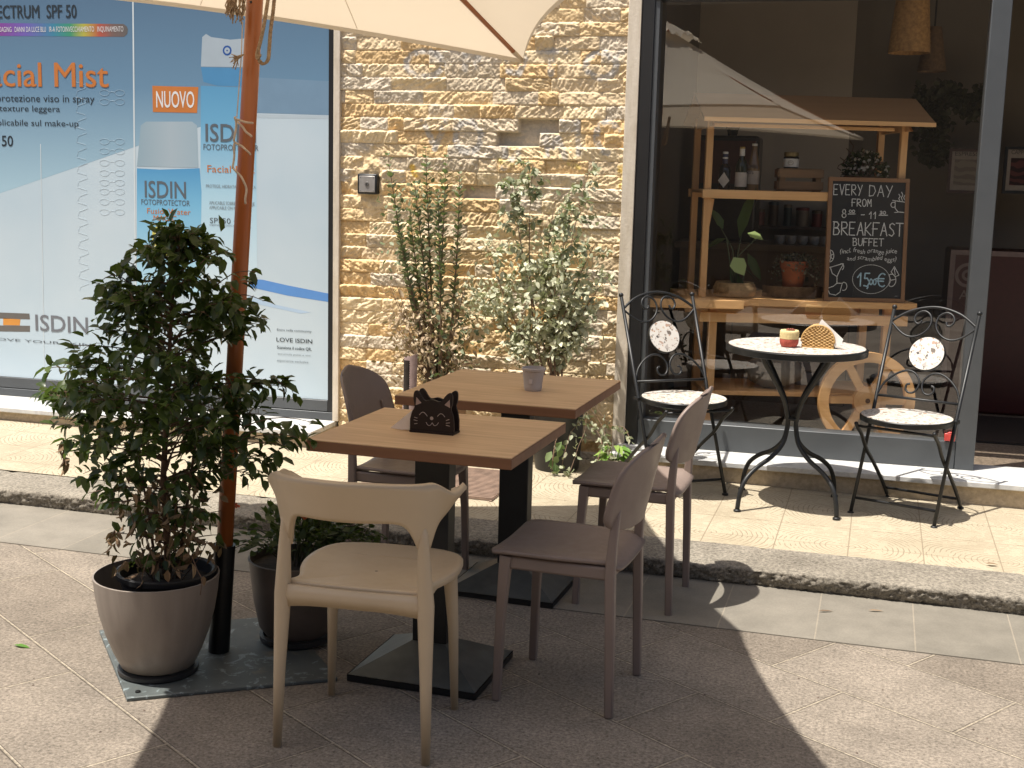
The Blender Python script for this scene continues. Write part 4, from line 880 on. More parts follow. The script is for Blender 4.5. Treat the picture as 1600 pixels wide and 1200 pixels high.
# big green leaves hanging at the end of a trailing stem
p=thing('trailing_plant','drooping sprig of larger green leaves below the rear table edge','plant',tuple(at(868,690,5.98))); q=Vector(p.location); st=MB(); st.tube([Vector(at(885,655,6.05))-q,Vector((0,0,0)),Vector(at(862,735,5.95))-q],.0022,5); st.build('stem',vbark,p,smooth=True)
gsl=leafmat('sage_leaf',(.10,.17,.06),(.24,.32,.15),.45,.25); PP=[];DD=[]
for (a,b_) in ((868,692),(876,700),(862,705),(872,712),(860,718),(866,724),(878,690)): PP.append(np.array(at(a,b_,5.97)-q)); DD.append((rng.normal()*.5,rng.normal()*.3,-1))
leaves('foliage',gsl,p,PP,DD,np.array([(rng.normal()*.4,-1,.3) for _ in PP]),.062,.034,.15,.1)
# small glass jar with bright leaves
q=Vector((-1.075,6.035,zs(-1.07,6.0))); q.x=at(961,722,6.035).x; p=thing('cutting_pot','small pale pot of bright green leaves on the pavement beside the travertine trim','plant pot',tuple(q))
MB().lathe([(.030,0),(.036,.005),(.044,.075),(.047,.08),(.048,.095),(.042,.096),(.040,.07)],32).build('planter',plain('pale_pot',(.50,.43,.33),.5),p,smooth=True,autos=40)
n=26; aa=rng.uniform(0,6.28,n); PP=np.stack([.03*np.cos(aa),.03*np.sin(aa),rng.uniform(.09,.17,n)],1); DD=np.stack([np.cos(aa),np.sin(aa),rng.uniform(-.5,.5,n)],1); leaves('foliage',brl,p,PP,DD,np.array([(0,-.3,1)]*n)+rdir(n)*.3,rng.uniform(.05,.085,n),rng.uniform(.022,.038,n),.2,.5)
st=MB(); [st.tube([(0,0,.06),tuple(PP[k]*np.array([.7,.7,.9])),tuple(PP[k])],.0015,4) for k in range(n)]; st.build('stem',plain('stem_green',(.12,.2,.05),.6),p,smooth=True)
# mauve sleeve standing behind the front table
a=at(637,655,5.6); q=Vector((a.x,5.6,zs(a.x,5.6)-.002)); zt=at(640,556,5.6).z-q.z
p=thing('ribbed_sleeve','upright mauve ribbed sleeve standing between the front table and the spiky shrub','plant sleeve',tuple(q))
P_=[];nz=110
for j in range(nz+1):
    z=zt*j/nz; r=.036*(1-.1*(j/nz)); P_.append([(r*(1+.04*math.sin(z*520+3*math.sin(k*.9)))*math.cos(k*.3927)+.012*(j/nz),r*.55*(1+.04*math.sin(z*520+3*math.sin(k*.9)))*math.sin(k*.3927),z+(.012*math.cos(k*.3927) if j==nz else 0)) for k in range(16)])
b=MB().grid(P_,closed=True); b.build('ribbed_tube',plain('mauve_mesh',(.33,.24,.22),.8,0,.15,60),p,smooth=True)
MB().lathe([(.022,.0),(.022,zt-.02)],14,cap1=True).build('core',soil,p)
# floor grate
A=onz(768,780,.085); Bq=onz(786,733,.085); Cc=onz(527,750,.09)
m_g=plain('grate_brown',(.24,.165,.125),.7,0,.3,20)
G=thing('floor_grate','brown slatted grate lying on the pavement between the tables and the stone wall','grate',(A.x,A.y,zs(A.x,A.y)),math.radians(-1.5)); wG=.66; dG=.56
b=MB(); 
for k in range(23): y=.012+k*dG/23; b.box((-wG,y,.003),(0,y+.0115,.016))
b.build('slats',m_g,G); f=MB()
for x in (-wG,-wG*.66,-wG*.33,-.012): f.box((x,.0,.001),(x+.012,dG,.0055))
f.build('bearers',m_g,G)
# ============================================================ THINGS ON THE TABLES
TZ=.746
# cat napkin holder
c0_=at(676,674,3.565); q=Vector((c0_.x,3.585,TZ)); sc_=abs(at(710,674,3.585).x-at(641,672,3.585).x)/70
NH=thing('napkin_holder','black wooden cat-face napkin holder on the front square table','napkin holder',tuple(q),math.radians(-3))
catm=plain('black_wood',(.016,.009,.008),.5,0,.3,15); mk=plain('white_engraving',(.50,.42,.38),.7); pink=plain('inner_ear',(.42,.31,.27),.7)
def cp(px,py): return ((px-676)*sc_,(674.5-py)*sc_*1.02)
body=[(641,674),(641,655),(644,644),(648,636),(646,624),(647,615),(651,612),(656,616),(664,626),(676,624),(689,626),(698,616),(704,612),(708,616),(708,628),(706,636),(709,645),(711,656),(711,674)]
body=[cp(x,y) for x,y in sm([tuple(p) for p in body[1:-1]],4)]; body=[cp(641,674)]+body+[cp(711,674)]
for y0 in (-.026,.018):
    pl=MB().prism(body,y0,y0+.008).build('cat_plate',catm,NH)
    if y0<0:
        for ear in ([(651,622),(650,634),(659,630)],[(704,622),(705,634),(696,630)]): MB().prism([cp(*p) for p in ear],y0-.0012,y0).build('inner_ear',pink,pl)
        fb=MB()
        for s in ([(656,648),(660,644),(664,644),(669,649)],[(685,648),(689,644),(693,644),(697,648)],[(667,658),(670,662),(674,662),(677,658)],[(677,658),(680,662),(684,661),(687,657)],[(648,652),(653,653)],[(647,656),(653,657)],[(648,662),(653,661)],[(704,651),(699,653)],[(705,656),(699,657)],[(705,661),(699,660)]):
            fb.tube([(cp(*p)[0],y0-.0006,cp(*p)[1]) for p in sm(s,3)],.0009,5)
        fb.lathe([(.0001,0),(.0055,0)],12,None,(0,0,0),cap0=False); k=len(fb.v)-24
        for i in range(k,len(fb.v)): x,y,z=fb.v[i]; nx_,nz_=cp(676,651.5); fb.v[i]=(nx_+x,y0-.0012,nz_+y)
        fb.build('engraved_face',mk,pl)
MB().box((cp(641,0)[0],-.03,0),(cp(711,0)[0],.03,.006)).build('base',catm,NH)
nap=plain('paper_napkin',(.88,.80,.72),.9,0,.05,40)
b=MB(); 
for k in range(5): y=-.015+k*.006; b.add([(.045,y,.007),(-.035,y,.092-.002*k),(-.138+.006*k,y,.004+.001*k),(-.10,y-.001,.002+.001*k),(-.04,y,.007)],[(0,1,2,3,4)])
tag(b.build('paper_napkins',nap,None,solid=.001,loc=tuple(q),rot=(0,0,math.radians(-3))),'folded white paper napkins standing in the cat napkin holder','napkins')
# small cup on the rear table
cx=at(829,613,4.42); q=Vector((cx.x,4.455,TZ))
p=thing('small_cup','small translucent grey cup with a rim on the rear square table','cup',tuple(q)); cupm=plain('frosted_plastic',(.44,.40,.38),.35,0,.08,12); r=.042
MB().lathe([(r*.70,.0),(r*.74,.003),(r*.80,.014),(r*.78,.017),(r*.94,.072),(r*1.02,.074),(r*1.04,.083),(r*.98,.085),(r*.90,.07),(r*.72,.02),(.001,.018)],40).build('cup_body',cupm,p,smooth=True,autos=45)
MB().lathe([(.001,.066),(r*.88,.067)],24,cap0=False).build('contents',plain('cup_filling',(.20,.10,.07),.9,0,.5,90,.5),p)
MB().box((-.006,-r*.88-.003,.03),(.006,-r*.85,.045)).build('label_mark',plain('pale_mark',(.55,.5,.48),.6),p)
# woven pot and napkin holder on the round table
RZ=zs(-.2,5.83)+.7335
wk=Mat('wicker'); f=wk.noise(60,3); wk.set(wk.ramp(f,[(.3,(.34,.19,.06)),(.7,(.58,.37,.14))]),.6); wk=wk.m
q=at(1233,533,5.76); q=Vector((q.x,5.76,RZ)); p=thing('woven_pot','small crocheted pot with red base and cream top on the round table','woven pot',tuple(q))
knit=lambda a,j,z:.0016*math.sin(a*22+j*1.57)
yb_=plain('cream_knit',(.60,.48,.24),.9,0,.15,40); rb_=plain('red_knit',(.36,.075,.05),.9,0,.2,50)
MB().lathe([(.026,0),(.032,.003),(.036,.010),(.0395,.018),(.0405,.025),(.041,.031),(.0405,.037)],60,fn=knit).build('red_base',rb_,p,smooth=True)
MB().lathe([(.0405,.0375),(.0415,.043),(.0405,.047),(.042,.052),(.0405,.057),(.0415,.062),(.041,.070),(.037,.076),(.031,.074),(.029,.060)],60,fn=knit,cap0=False).build('cream_top',yb_,p,smooth=True)
b=MB()
for k in range(7): b.box((-.012+k*.005,-.012+.003*(k%3),.05),(-.0085+k*.005,.014,.079+.003*(k%2)))
tag(b.build('sugar_sachets',plain('sachet_paper',(.35,.12,.08),.7),None,loc=tuple(q),rot=(0,0,.3)),'brown-red sugar sachets standing in the crocheted pot','sachets')
q=at(1279,533,5.80); q=Vector((q.x,5.80,RZ)); p=thing('wicker_napkin_holder','half-round woven wicker napkin holder on the round table','napkin holder',tuple(q),math.radians(-6))
for y in (-.022,.022):
    b=MB(); R=.072
    for j in range(15):
        z=.004+j*.0068; 
        if z>=R*1.40: break
        hw_=R*math.sqrt(max(0,1-max(0,(z-.028)/(R*1.02))**2)) if z>.028 else R*.97
        b.tube([(hw_*(-1+2*i/24),y+.0028*math.sin(i*1.57+j*math.pi),z) for i in range(25)],.0033,5)
    fr=b.build('woven_panel',wk,p,smooth=True)
    MB().tube([(R*math.cos(math.pi*i/20)*1.0,y,.026+R*1.04*math.sin(math.pi*i/20)) for i in range(21)],.0046,7).build('rim',wk,fr,smooth=True)
MB().box((-.07,-.03,0),(.07,.03,.005)).build('base',wk,p)
wn=plain('white_napkin',(.74,.73,.70),.9,0,.03,40); b=MB()
for k in range(5): y=-.014+k*.006; b.add([(-.045,y,.02),(.010+.002*k,y,.129-.003*k),(.108-.003*k,y,.045-.002*k),(.098,y,.014),(.045,y,.008)],[(0,1,2,3,4)])
tag(b.build('white_napkins',wn,None,solid=.001,loc=tuple(q),rot=(0,0,math.radians(-6))),'white paper napkins fanned out in the wicker holder','napkins')
# switch box
a,b_=at(560,271,6.40),at(591,304,6.40); q=Vector(((a.x+b_.x)/2,6.41,(a.z+b_.z)/2)); hw_=abs(b_.x-a.x)/2; hh=abs(a.z-b_.z)/2
p=thing('key_switch','small square key switch in a black frame on the stone wall','switch',tuple(q))
MB().box((-hw_,-.028,-hh),(hw_,.02,hh)).build('frame',blackpaint,p,bevel=.008); MB().box((-hw_*.78,-.0305,-hh*.78),(hw_*.78,-.027,hh*.78)).build('face_plate',plain('steel_plate',(.42,.40,.38),.35,.5),p,bevel=.002)
Mx=Matrix.Rotation(math.pi/2,4,'X'); b=MB().lathe([(.001,.0345),(.010,.0345),(.012,.032),(.012,.030)],18,cap0=False); b.v=[tuple(Mx@Vector(v)) for v in b.v]; b.build('lock',plain('lock_steel',(.25,.24,.23),.3,.7),p,smooth=True,autos=40)
MB().box((-.0012,-.0358,-.006),(.0012,-.0344,.006)).build('key_slot',blackpaint,p)
for sx in(-1,1):
    for sz_ in (-1,1): b=MB().lathe([(.001,.032),(.003,.031),(.0032,.030)],8,None,cap0=False); b.v=[tuple(Mx@Vector(v)+Vector((sx*hw_*.64,0,sz_*hh*.64))) for v in b.v]; b.build('screw',plain('screw',(.2,.2,.2),.4,.6),p)
# fallen leaves on the ground
for k,(px,py,z,lab) in enumerate(((1540,881,.072,'curled brown leaf on the yellow pavement tiles near the kerb'),(1356,954,.005,'thin dry leaf close beside a joint of the smooth gutter slabs'),(1278,955,.005,'thin dry leaf in the middle of a smooth gutter slab'),(1420,825,.07,''),(1566,1026,.005,''),(1580,970,.005,''),(22,1008,0,'small green leaf on a joint of the rough street slabs'),(83,1006,0,''))):
    if not lab: continue
    a=onz(px,py,z+.003); n=1; o=leaves('fallen_leaf',brl if 'green' in lab else deadleaf,None,[(0,0,.002)],[(1,rng.normal()*.3,.03)],[(0,0,1)],.06 if k else .05,.011 if k in(1,2) else .02,.1,.1); o.location=a; tag(o,lab,'leaf','fallen leaves')
# loose grit on the street
b=MB(); rg=random.Random(11)
for k in range(170):
    x,y=rg.uniform(-2.6,1.0),rg.uniform(2.6,4.2); s=rg.uniform(.0015,.005); q=[(x+s*math.cos(a*1.26+k)*rg.uniform(.7,1.2),y+s*math.sin(a*1.26+k)*rg.uniform(.7,1.2)) for a in range(5)]
    b.add([(px,py,0) for px,py in q]+[(x,y,s*.8)],[(i,(i+1)%5,5) for i in range(5)])
tag(b.build('grit',plain('grit_stone',(.12,.09,.07),.9,0,.6,40)),None,None,None,'stuff')
# ============================================================ CAFE CART
pine=wood('pine',(.62,.33,.125),(.80,.49,.22),.5,0,9); pinev=wood('pine_upright',(.60,.315,.12),(.78,.47,.21),.5,2,9); ply=wood('roof_ply',(.30,.155,.065),(.40,.22,.10),.55,0,4)
FZ=.14
K=thing('market_cart','wooden market cart with gabled roof, shelves and spoked wheel inside the cafe window','cart',(-.7427,6.82,FZ),math.radians(16))
Kmat=Matrix.Translation((-.7427,6.82,0))@Matrix.Rotation(math.radians(16),4,'Z')
kw=lambda u,v,z:Kmat@Vector((u,v,z))
B=lambda a,b_,nme,mm=pine,bv=.003,par=K:MB().box((a[0],a[1],a[2]-FZ),(b_[0],b_[1],b_[2]-FZ)).build(nme,mm,par,bevel=bv)
for u in (-.017,1.005):
    for v in (0,.40): B((u,v,.87),(u+.036,v+.036,1.86 if v==0 else 1.86),'post',pinev)
B((-.03,-.022,1.432),(1.06,-.001,1.478),'shelf_board'); B((-.02,.0,1.458),(1.04,.40,1.475),'shelf')
B((-.03,.437,1.432),(1.06,.457,1.478),'shelf_board')
B((-.10,-.10,.878),(1.12,.50,.912),'counter'); B((-.33,-.13,.862),(.20,-.101,.908),'side_handle'); 
B((-.02,-.06,.785),(1.09,-.035,.838),'front_beam'); B((-.02,.44,.785),(1.09,.465,.838),'rear_beam')
for u in (.035,.97):
    for v in (-.034,.40): B((u,v,.145),(u+.045,v+.04,.877),'leg',pinev)
B((.03,-.02,.388),(1.03,.44,.412),'lower_shelf'); 
b=MB(); b.box((-.02,.02,1.10-FZ),(.0,.045,1.45-FZ)); 
MB().tube([(.03,.02,1.43-FZ),(.0,.02,1.2-FZ),(-.01,.02,.91-FZ)],[.014,.014,.014],4).build('brace',pinev,K)
# roof
e0,e1_,rv,rz_,ez=-.06,1.13,.20,1.985,1.842
b=MB()
for s,ve in ((1,-.145),(-1,.545)):
    th=.016; b.add([(e0,ve,ez-FZ),(e1_,ve,ez-FZ),(e1_,rv,rz_-FZ),(e0,rv,rz_-FZ),(e0,ve,ez-th-FZ),(e1_,ve,ez-th-FZ),(e1_,rv,rz_-th-FZ),(e0,rv,rz_-th-FZ)],[(0,1,2,3),(7,6,5,4),(0,4,5,1),(1,5,6,2),(2,6,7,3),(3,7,4,0)])
b.build('roof',ply,K); B((e0,-.151,1.822),(e1_,-.1455,1.844),'eave_strip',pine,.001); B((0,-.05,1.80),(.95,-.03,1.818),'eave_rail')
for u in (-.005,1.02): MB().prism([(-.10,1.80-FZ),(.20,1.955-FZ),(.50,1.80-FZ)],u,u+.012,m=Matrix(((0,1,0,0),(1,0,0,0),(0,0,1,0),(0,0,0,1)))).build('gable',pinev,K)
# wheel
Wc=Vector((.874,-.135,.397-FZ)); Rw=.256
wh=MB(); n=56
for j in range(n):
    pass
P=[]
for (r,y) in ((Rw,-.02),(Rw,.02),(Rw-.052,.02),(Rw-.052,-.02)): P.append([(Wc.x+r*math.cos(2*math.pi*k/n),Wc.y+y,Wc.z+r*math.sin(2*math.pi*k/n)) for k in range(n)])
P.append(P[0]); wr=MB().grid(P,closed=True).build('wheel',pine,K,autos=40)
for k in range(6):
    a=math.radians(60*k); m_=Matrix.Translation(Wc)@Matrix.Rotation(-a,4,'Y'); MB().box((.05,-.013,-.02),(Rw-.05,.013,.02),m=m_).build('spoke',pine,wr)
Mx=Matrix.Translation(Wc)@Matrix.Rotation(math.pi/2,4,'X')
for pr,nme,mm in (([(.001,.03),(.045,.03),(.048,.027),(.072,.022),(.074,-.02)],'hub',pine),([(.001,.038),(.011,.037),(.013,.03)],'axle_bolt',plain('rusty_bolt',(.12,.06,.03),.6,.4))):
    b=MB().lathe(pr,40,cap0=False); b.v=[tuple(Mx@Vector(v)) for v in b.v]; b.build(nme,mm,wr,autos=40)
# ---- things on the cart
def lat(name,label,cat,pos_,parts,group=None,n=32):
    t=thing(name,label,cat,tuple(pos_),0,group)
    for nme,prof,mm in parts: MB().lathe(prof,n,cap0=True,cap1=True).build(nme,mm,t,smooth=True,autos=38)
    return t
SH=1.4755
brown_g=plain('brown_bottle_glass',(.035,.017,.008),.08,0,.1,5); clear_b=plain('amber_bottle_glass',(.16,.10,.05),.08,0,.1,5); darkb=plain('black_bottle_glass',(.010,.010,.012),.08); label=plain('paper_label',(.55,.50,.42),.6); navy=plain('navy_foil',(.03,.035,.09),.4); gold=plain('gold_cap',(.5,.36,.12),.35,.7); white_=plain('white_cap',(.62,.62,.60),.4)
def ku(px,py,v):            # u,z on the cart plane v
    d=FW*FPX+RT*(px-800)-UP*(py-600); nn=Vector((-math.sin(math.radians(16)),math.cos(math.radians(16)),0)); t=(Vector((-.7427,6.82,0)).dot(nn)+v)/d.dot(nn); p=d*t; return Vector((p.x,p.y,HC+p.z))
p=ku(1131,295,.12); p.z=SH; t=lat('bottle','short dark bottle with navy neck foil and white diamond label on the cart shelf','bottle',p,[('glass',[(.030,0),(.032,.004),(.032,.105),(.026,.125),(.0135,.14)],darkb),('neck_foil',[(.0137,.138),(.0145,.14),(.0135,.185),(.014,.19)],navy),('cap',[(.0145,.19),(.0145,.2),(.013,.202)],white_)],'bottles on the upper cart shelf')
MB().add([(0,-.0335,.012),(.030,-.0325,.05),(0,-.0335,.095),(-.030,-.0325,.05)],[(0,1,2,3)]).build('diamond_label',label,t)
MB().lathe([(.0147,.165),(.0147,.173)],20,cap0=False).build('foil_band',white_,t)
p=ku(1157,294,.12); p.z=SH; t=lat('bottle','dark green bottle with square cream label between two other shelf bottles','bottle',p,[('glass',[(.030,0),(.0315,.004),(.0315,.125),(.026,.15),(.0135,.175),(.0135,.205)],plain('green_bottle_glass',(.02,.025,.012),.08)),('neck_foil',[(.014,.182),(.0142,.215),(.0145,.219)],white_),('cap',[(.0145,.2195),(.0145,.228),(.012,.23)],gold)],'bottles on the upper cart shelf')
MB().lathe([(.032,.02),(.032,.095)],32,cap0=False).build('square_label',label,t)
p=ku(1176,292,.12); p.z=SH; t=lat('bottle','tall amber beer bottle with white cap and grey printed label on the cart shelf','bottle',p,[('glass',[(.030,0),(.0315,.004),(.0315,.12),(.027,.15),(.016,.20),(.0135,.235)],clear_b),('cap',[(.0145,.236),(.0152,.243),(.0135,.248)],white_)],'bottles on the upper cart shelf')
lb=MB().lathe([(.0320,.035),(.0320,.105)],32,cap0=False).build('printed_label',plain('grey_label',(.34,.30,.25),.6),t)
txt('Corona\nExtra',1164,256,1184,272,plain('label_ink',(.03,.03,.05),.6),t,Y=p.y-.0335,dy=0,name='label_print')
p=ku(1247,297,.15); p.z=SH; kx=thing('wooden_crate','small slatted wooden crate on the upper cart shelf, carrying a jar','crate',tuple(p),math.radians(12)); oldw=wood('crate_wood',(.20,.12,.06),(.30,.19,.10),.8,0,10)
for z0,z1 in ((.012,.055),(.075,.118)):
    for y in (-.06,.06): MB().box((-.115,y-.005,z0),(.115,y+.005,z1)).build('slat',oldw,kx)
    for x in (-.118,.118): MB().box((x-.004,-.054,z0),(x+.004,.054,z1)).build('slat',oldw,kx)
for x in (-.095,.095):
    for y in (-.045,.045): MB().box((x-.014,y-.009,0),(x+.014,y+.009,.118)).build('corner_post',oldw,kx)
MB().box((-.113,-.054,.006),(.113,.054,.011)).build('bottom',oldw,kx); MB().box((-.113,-.054,.1185),(.113,.054,.124)).build('lid',oldw,kx)
p=ku(1236,255,.15); p.z=SH+.1245; t=lat('preserve_jar','glass jar with dark lid and white label on the wooden crate','jar',p,[('glass',[(.036,0),(.040,.004),(.041,.055),(.036,.062)],darkb),('lid',[(.037,.0625),(.038,.066),(.038,.083),(.036,.085)],plain('brass_lid',(.24,.19,.09),.4,.5))]); MB().lathe([(.0415,.006),(.0415,.050)],32,cap0=False).build('jar_label',white_,t)
bm=plain('jar_print',(.12,.10,.05),.6); b=MB(); b.tube([(.014*math.cos(a*.3),-.0418+.0012*abs(math.cos(a*.3)),.028+.011*math.sin(a*.3)) for a in range(22)],.0012,4); b.tube([(-.008,-.042,.028),(0,-.042,.033),(.008,-.042,.027)],.0012,4); b.build('printed_mark',bm,t)
# flower basket on the top shelf
p=ku(1352,265,.2); p.z=SH; bk=thing('flower_basket','round basket of tiny white flowers on the cart shelf behind the blackboard','plant basket',tuple(p)); dwk=plain('dark_wicker',(.13,.085,.05),.8,0,.3,60)
wv=lambda a,j,z:.003*math.sin(a*18+j*math.pi)
MB().lathe([(.075,0)]+[(.085+.03*k/9,.008+.085*k/9) for k in range(10)],72,fn=wv).build('woven_basket',dwk,bk,smooth=True); MB().lathe([(.001,.085),(.108,.083)],24,cap0=False).build('soil',soil,bk)
n=240; d=rdir(n); d[:,2]=np.abs(d[:,2]); PP=d*np.array([.115,.10,.125])*rng.uniform(.6,1,(n,1))+np.array([0,0,.09]); leaves('foliage',leafmat('dull_leaf',(.03,.045,.015),(.09,.12,.05),.6,.2),bk,PP,d+rdir(n)*.4,rdir(n),.034,.018,.2,.2)
n=120; d=rdir(n); d[:,2]=np.abs(d[:,2]); PP=d*np.array([.122,.11,.14])+np.array([0,0,.088]); leaves('flower',leafmat('white_petal',(.5,.48,.40),(.66,.64,.55),.6,.2),bk,PP,rdir(n),d,.019,.017,.1,.1)
st=MB()
for k in range(14): a=k*.45; st.tube([(.02*math.cos(a),.02*math.sin(a),.08),(.06*math.cos(a),.06*math.sin(a),.15),(.09*math.cos(a),.08*math.sin(a),.17)],.0015,4)
for k,(hx,hz) in enumerate(((-.10,.24),(-.085,.28),(-.13,.19))): st.tube([(-.06,0,.08)]+[(hx+.018*math.sin(i*1.4),0,.09+(hz-.09)*i/7) for i in range(8)],.003,4)
st.build('stem',bark,bk,smooth=True)
# blackboard
bb0,bb1=ku(1290,466,-.07),ku(1290,279,-.0); q=ku(1350,467,-.075); q.z=.9125
BBd=thing('blackboard','black chalkboard in a wooden frame advertising the breakfast buffet, leaning on the cart','blackboard',tuple(q),math.radians(16))
HB=.648; WB=.213; lean=math.radians(5)
BM=Matrix.Rotation(-lean,4,'X'); brd=plain('chalkboard',(.018,.018,.018),.7,0,.25,6); chalk=plain('chalk',(.60,.60,.57),.9,0,.25,90); bluechalk=plain('blue_chalk',(.40,.58,.66),.9,0,.25,90)
fw_=.020
MB().box((-WB+fw_,-.004,fw_),(WB-fw_,.008,HB-fw_),m=BM).build('board',brd,BBd)
for a,b_ in (((-WB,-.010,0),(WB,.012,fw_)),((-WB,-.010,HB-fw_),(WB,.012,HB)),((-WB,-.0098,fw_),(-WB+fw_,.0118,HB-fw_)),((WB-fw_,-.0098,fw_),(WB,.0118,HB-fw_))): MB().box(a,b_,m=BM).build('frame_bar',wood('frame_wood',(.20,.10,.045),(.28,.15,.07),.5,0 if a[2]!=fw_ else 2,9),BBd)
# chalk: board coordinates from the zoomed photo (x 105..775, y 105..1135 of the crop)
def bc_(x,y): return ((x-440)/670*2*WB,(1135-y)/1030*HB)
def ribbon(strokes,m_,name,wd=.0022,par=BBd):
    b=MB()
    for s in strokes:
        P=[bc_(*p) for p in s]
        for (x0,z0),(x1,z1) in zip(P[:-1],P[1:]):
            dx_,dz_=x1-x0,z1-z0; l=math.hypot(dx_,dz_) or 1e-6; nx_,nz_=-dz_/l*wd,dx_/l*wd; ex,ez_=dx_/l*wd*.6,dz_/l*wd*.6
            b.add([BM@Vector(v) for v in ((x0+nx_-ex,-.0048,z0+nz_-ez_),(x0-nx_-ex,-.0048,z0-nz_-ez_),(x1-nx_+ex,-.0048,z1-nz_+ez_),(x1+nx_+ex,-.0048,z1+nz_+ez_))],[(0,1,2,3)])
    return b.build(name,m_,par)
arc=lambda cx,cy,rx,ry,a0,a1,n=12:[(cx+rx*math.cos(math.radians(a0+(a1-a0)*i/n)),cy-ry*math.sin(math.radians(a0+(a1-a0)*i/n))) for i in range(n+1)]
GL={'E':[[(.9,0),(0,0),(0,1),(.9,1)],[(0,.48),(.7,.48)]],'V':[[(0,0),(.5,1),(1,0)]],'R':[[(0,1),(0,0),(.7,.02),(.9,.22),(.7,.45),(0,.5),(1,1)]],'Y':[[(0,0),(.5,.5)],[(1,0),(.3,1.05)]],'D':[[(0,0),(0,1),(.6,.95),(.95,.55),(.7,.08),(0,0)]],'A':[[(0,1),(.5,0),(1,1)],[(.2,.62),(.8,.62)]],
'F':[[(1,0),(0,0),(0,1)],[(-.15,.48),(.7,.48)]],'O':[arc(.5,.5,.48,.5,90,450)],'M':[[(0,1),(.1,0),(.5,.6),(.9,0),(1,1)]],'B':[[(0,0),(0,1),(.7,.97),(.95,.73),(.7,.5),(0,.47),(.6,.42),(.8,.22),(.55,.02),(-.15,0)]],'K':[[(0,0),(0,1)],[(.9,0),(.05,.55),(1,1)]],'S':[[(.95,.12),(.6,0),(.2,.1),(.15,.32),(.75,.58),(.9,.8),(.55,1),(.05,.9)]],'T':[[(-.1,0),(1.1,0)],[(.5,0),(.5,1)]],'U':[[(0,0),(.02,.75),(.3,1),(.7,.98),(.95,.7),(1,0)]],
'8':[arc(.5,.25,.3,.25,270,630)+arc(.5,.75,.42,.25,90,450)],'0':[arc(.5,.5,.45,.5,90,450)],'1':[[(.1,.35),(.6,0),(.6,1)]],'3':[[(.1,.05),(.6,0),(.85,.25),(.4,.47),(.9,.72),(.6,1),(.05,.92)]],'5':[[(.95,0),(.2,.02),(.12,.42),(.6,.38),(.95,.68),(.65,1),(.05,.95)]],'-':[[(.1,.55),(.9,.55)]],',':[[(.5,.85),(.55,1.0),(.3,1.25)]],'€':[arc(.62,.5,.45,.5,55,305),[(-.05,.4),(.8,.4)],[(-.05,.58),(.75,.58)]]}
R5=random.Random(5)
def word(s,x0,y0,x1,y1,gap=.32):
    n=len(s); cw=(x1-x0)/(n+gap*(n-1)); o=[]
    for i,ch in enumerate(s):
        for stq in GL.get(ch,[]): o.append([(x0+i*cw*(1+gap)+u*cw+R5.uniform(-1,1),y0+v*(y1-y0)+R5.uniform(-1,1)) for u,v in stq])
    return o
S1=[word('EVERY',148,165,385,250),word('DAY',445,165,635,255),word('FROM',305,282,465,342)]
S1+=[word('8',222,370,262,438),word('00',284,374,330,396,.15)+[[(276,408),(335,406)]],word('-',382,395,415,425),word('11',448,385,515,442,.1),word('30',538,378,588,402,.15)+[[(532,412),(605,410)]]]
S1+=[word('BUFFET',328,607,578,668,.3)]
for q_ in S1: ribbon(q_,chalk,'chalk_lettering')
ribbon(word('BREAKFAST',162,475,735,582,.28),chalk,'chalk_lettering',.0026)
ribbon(word('15',372,895,480,1005,.1)+word(',',450,950,480,1010)+word('00',478,945,535,990,.1)+word('€',535,895,615,1005),bluechalk,'chalk_price',.0034)
ribbon([arc(490,945,155,120,0,360,40)],chalk,'chalk_ring',.0012)
cup=[[(640,285),(745,298)],[(662,290),(664,350),(690,380),(748,384)],[(660,385),(690,383)],arc(648,322,20,22,40,320),[(690,232),(702,252),(690,268),(700,285)],[(712,215),(724,240),(712,262),(722,285)],[(740,240),(732,262),(742,280)]]
glassd=[[(130,860),(250,820)],[(145,850),(165,905),(205,930),(207,985),(180,1010),(130,1030)],[(255,822),(225,880),(205,930)],arc(238,848,20,26,-70,110),[(207,985),(255,985)],[(130,1030),(150,1075),(200,1085),(235,1060),(250,990)],arc(265,1010,26,34,-110,110),arc(138,760,34,50,-95,95),[(138,712),(150,760),(138,808)],[(138,760),(168,742)],[(138,765),(166,785)],arc(660,950,38,52,-120,120),[(640,910),(655,950),(640,990)],[(655,950),(695,940)],[(655,880),(680,835),(722,905),(690,920),(655,880)],[(680,850),(690,905)]]
ribbon(cup,chalk,'chalk_cup',.0020); ribbon(glassd[:10],chalk,'chalk_cocktail',.0020); ribbon(glassd[10:15],chalk,'chalk_orange',.0020); ribbon(glassd[15:],chalk,'chalk_candy',.0020)
def boardtext(s,x0,y0,x1,y1):
    cu=bpy.data.curves.new('t','FONT'); cu.body=s; cu.shear=.15; ob=bpy.data.objects.new('t',cu); col.objects.link(ob); me=bpy.data.meshes.new_from_object(ob.evaluated_get(bpy.context.evaluated_depsgraph_get())); bpy.data.objects.remove(ob)
    ax=min(v.co.x for v in me.vertices);bx=max(v.co.x for v in me.vertices);ay=min(v.co.y for v in me.vertices);by=max(v.co.y for v in me.vertices)
    for v in me.vertices:
        x,z=bc_(x0+(x1-x0)*(v.co.x-ax)/(bx-ax),y1-(y1-y0)*(v.co.y-ay)/(by-ay)+8*math.sin(v.co.x*2)); v.co=BM@Vector((x,-.0048,z))
    finish('chalk_lettering',me,chalk,BBd)
boardtext('(incl. fresh orange juice',222,690,696,742); boardtext('and scrambled eggs)',282,752,694,800)
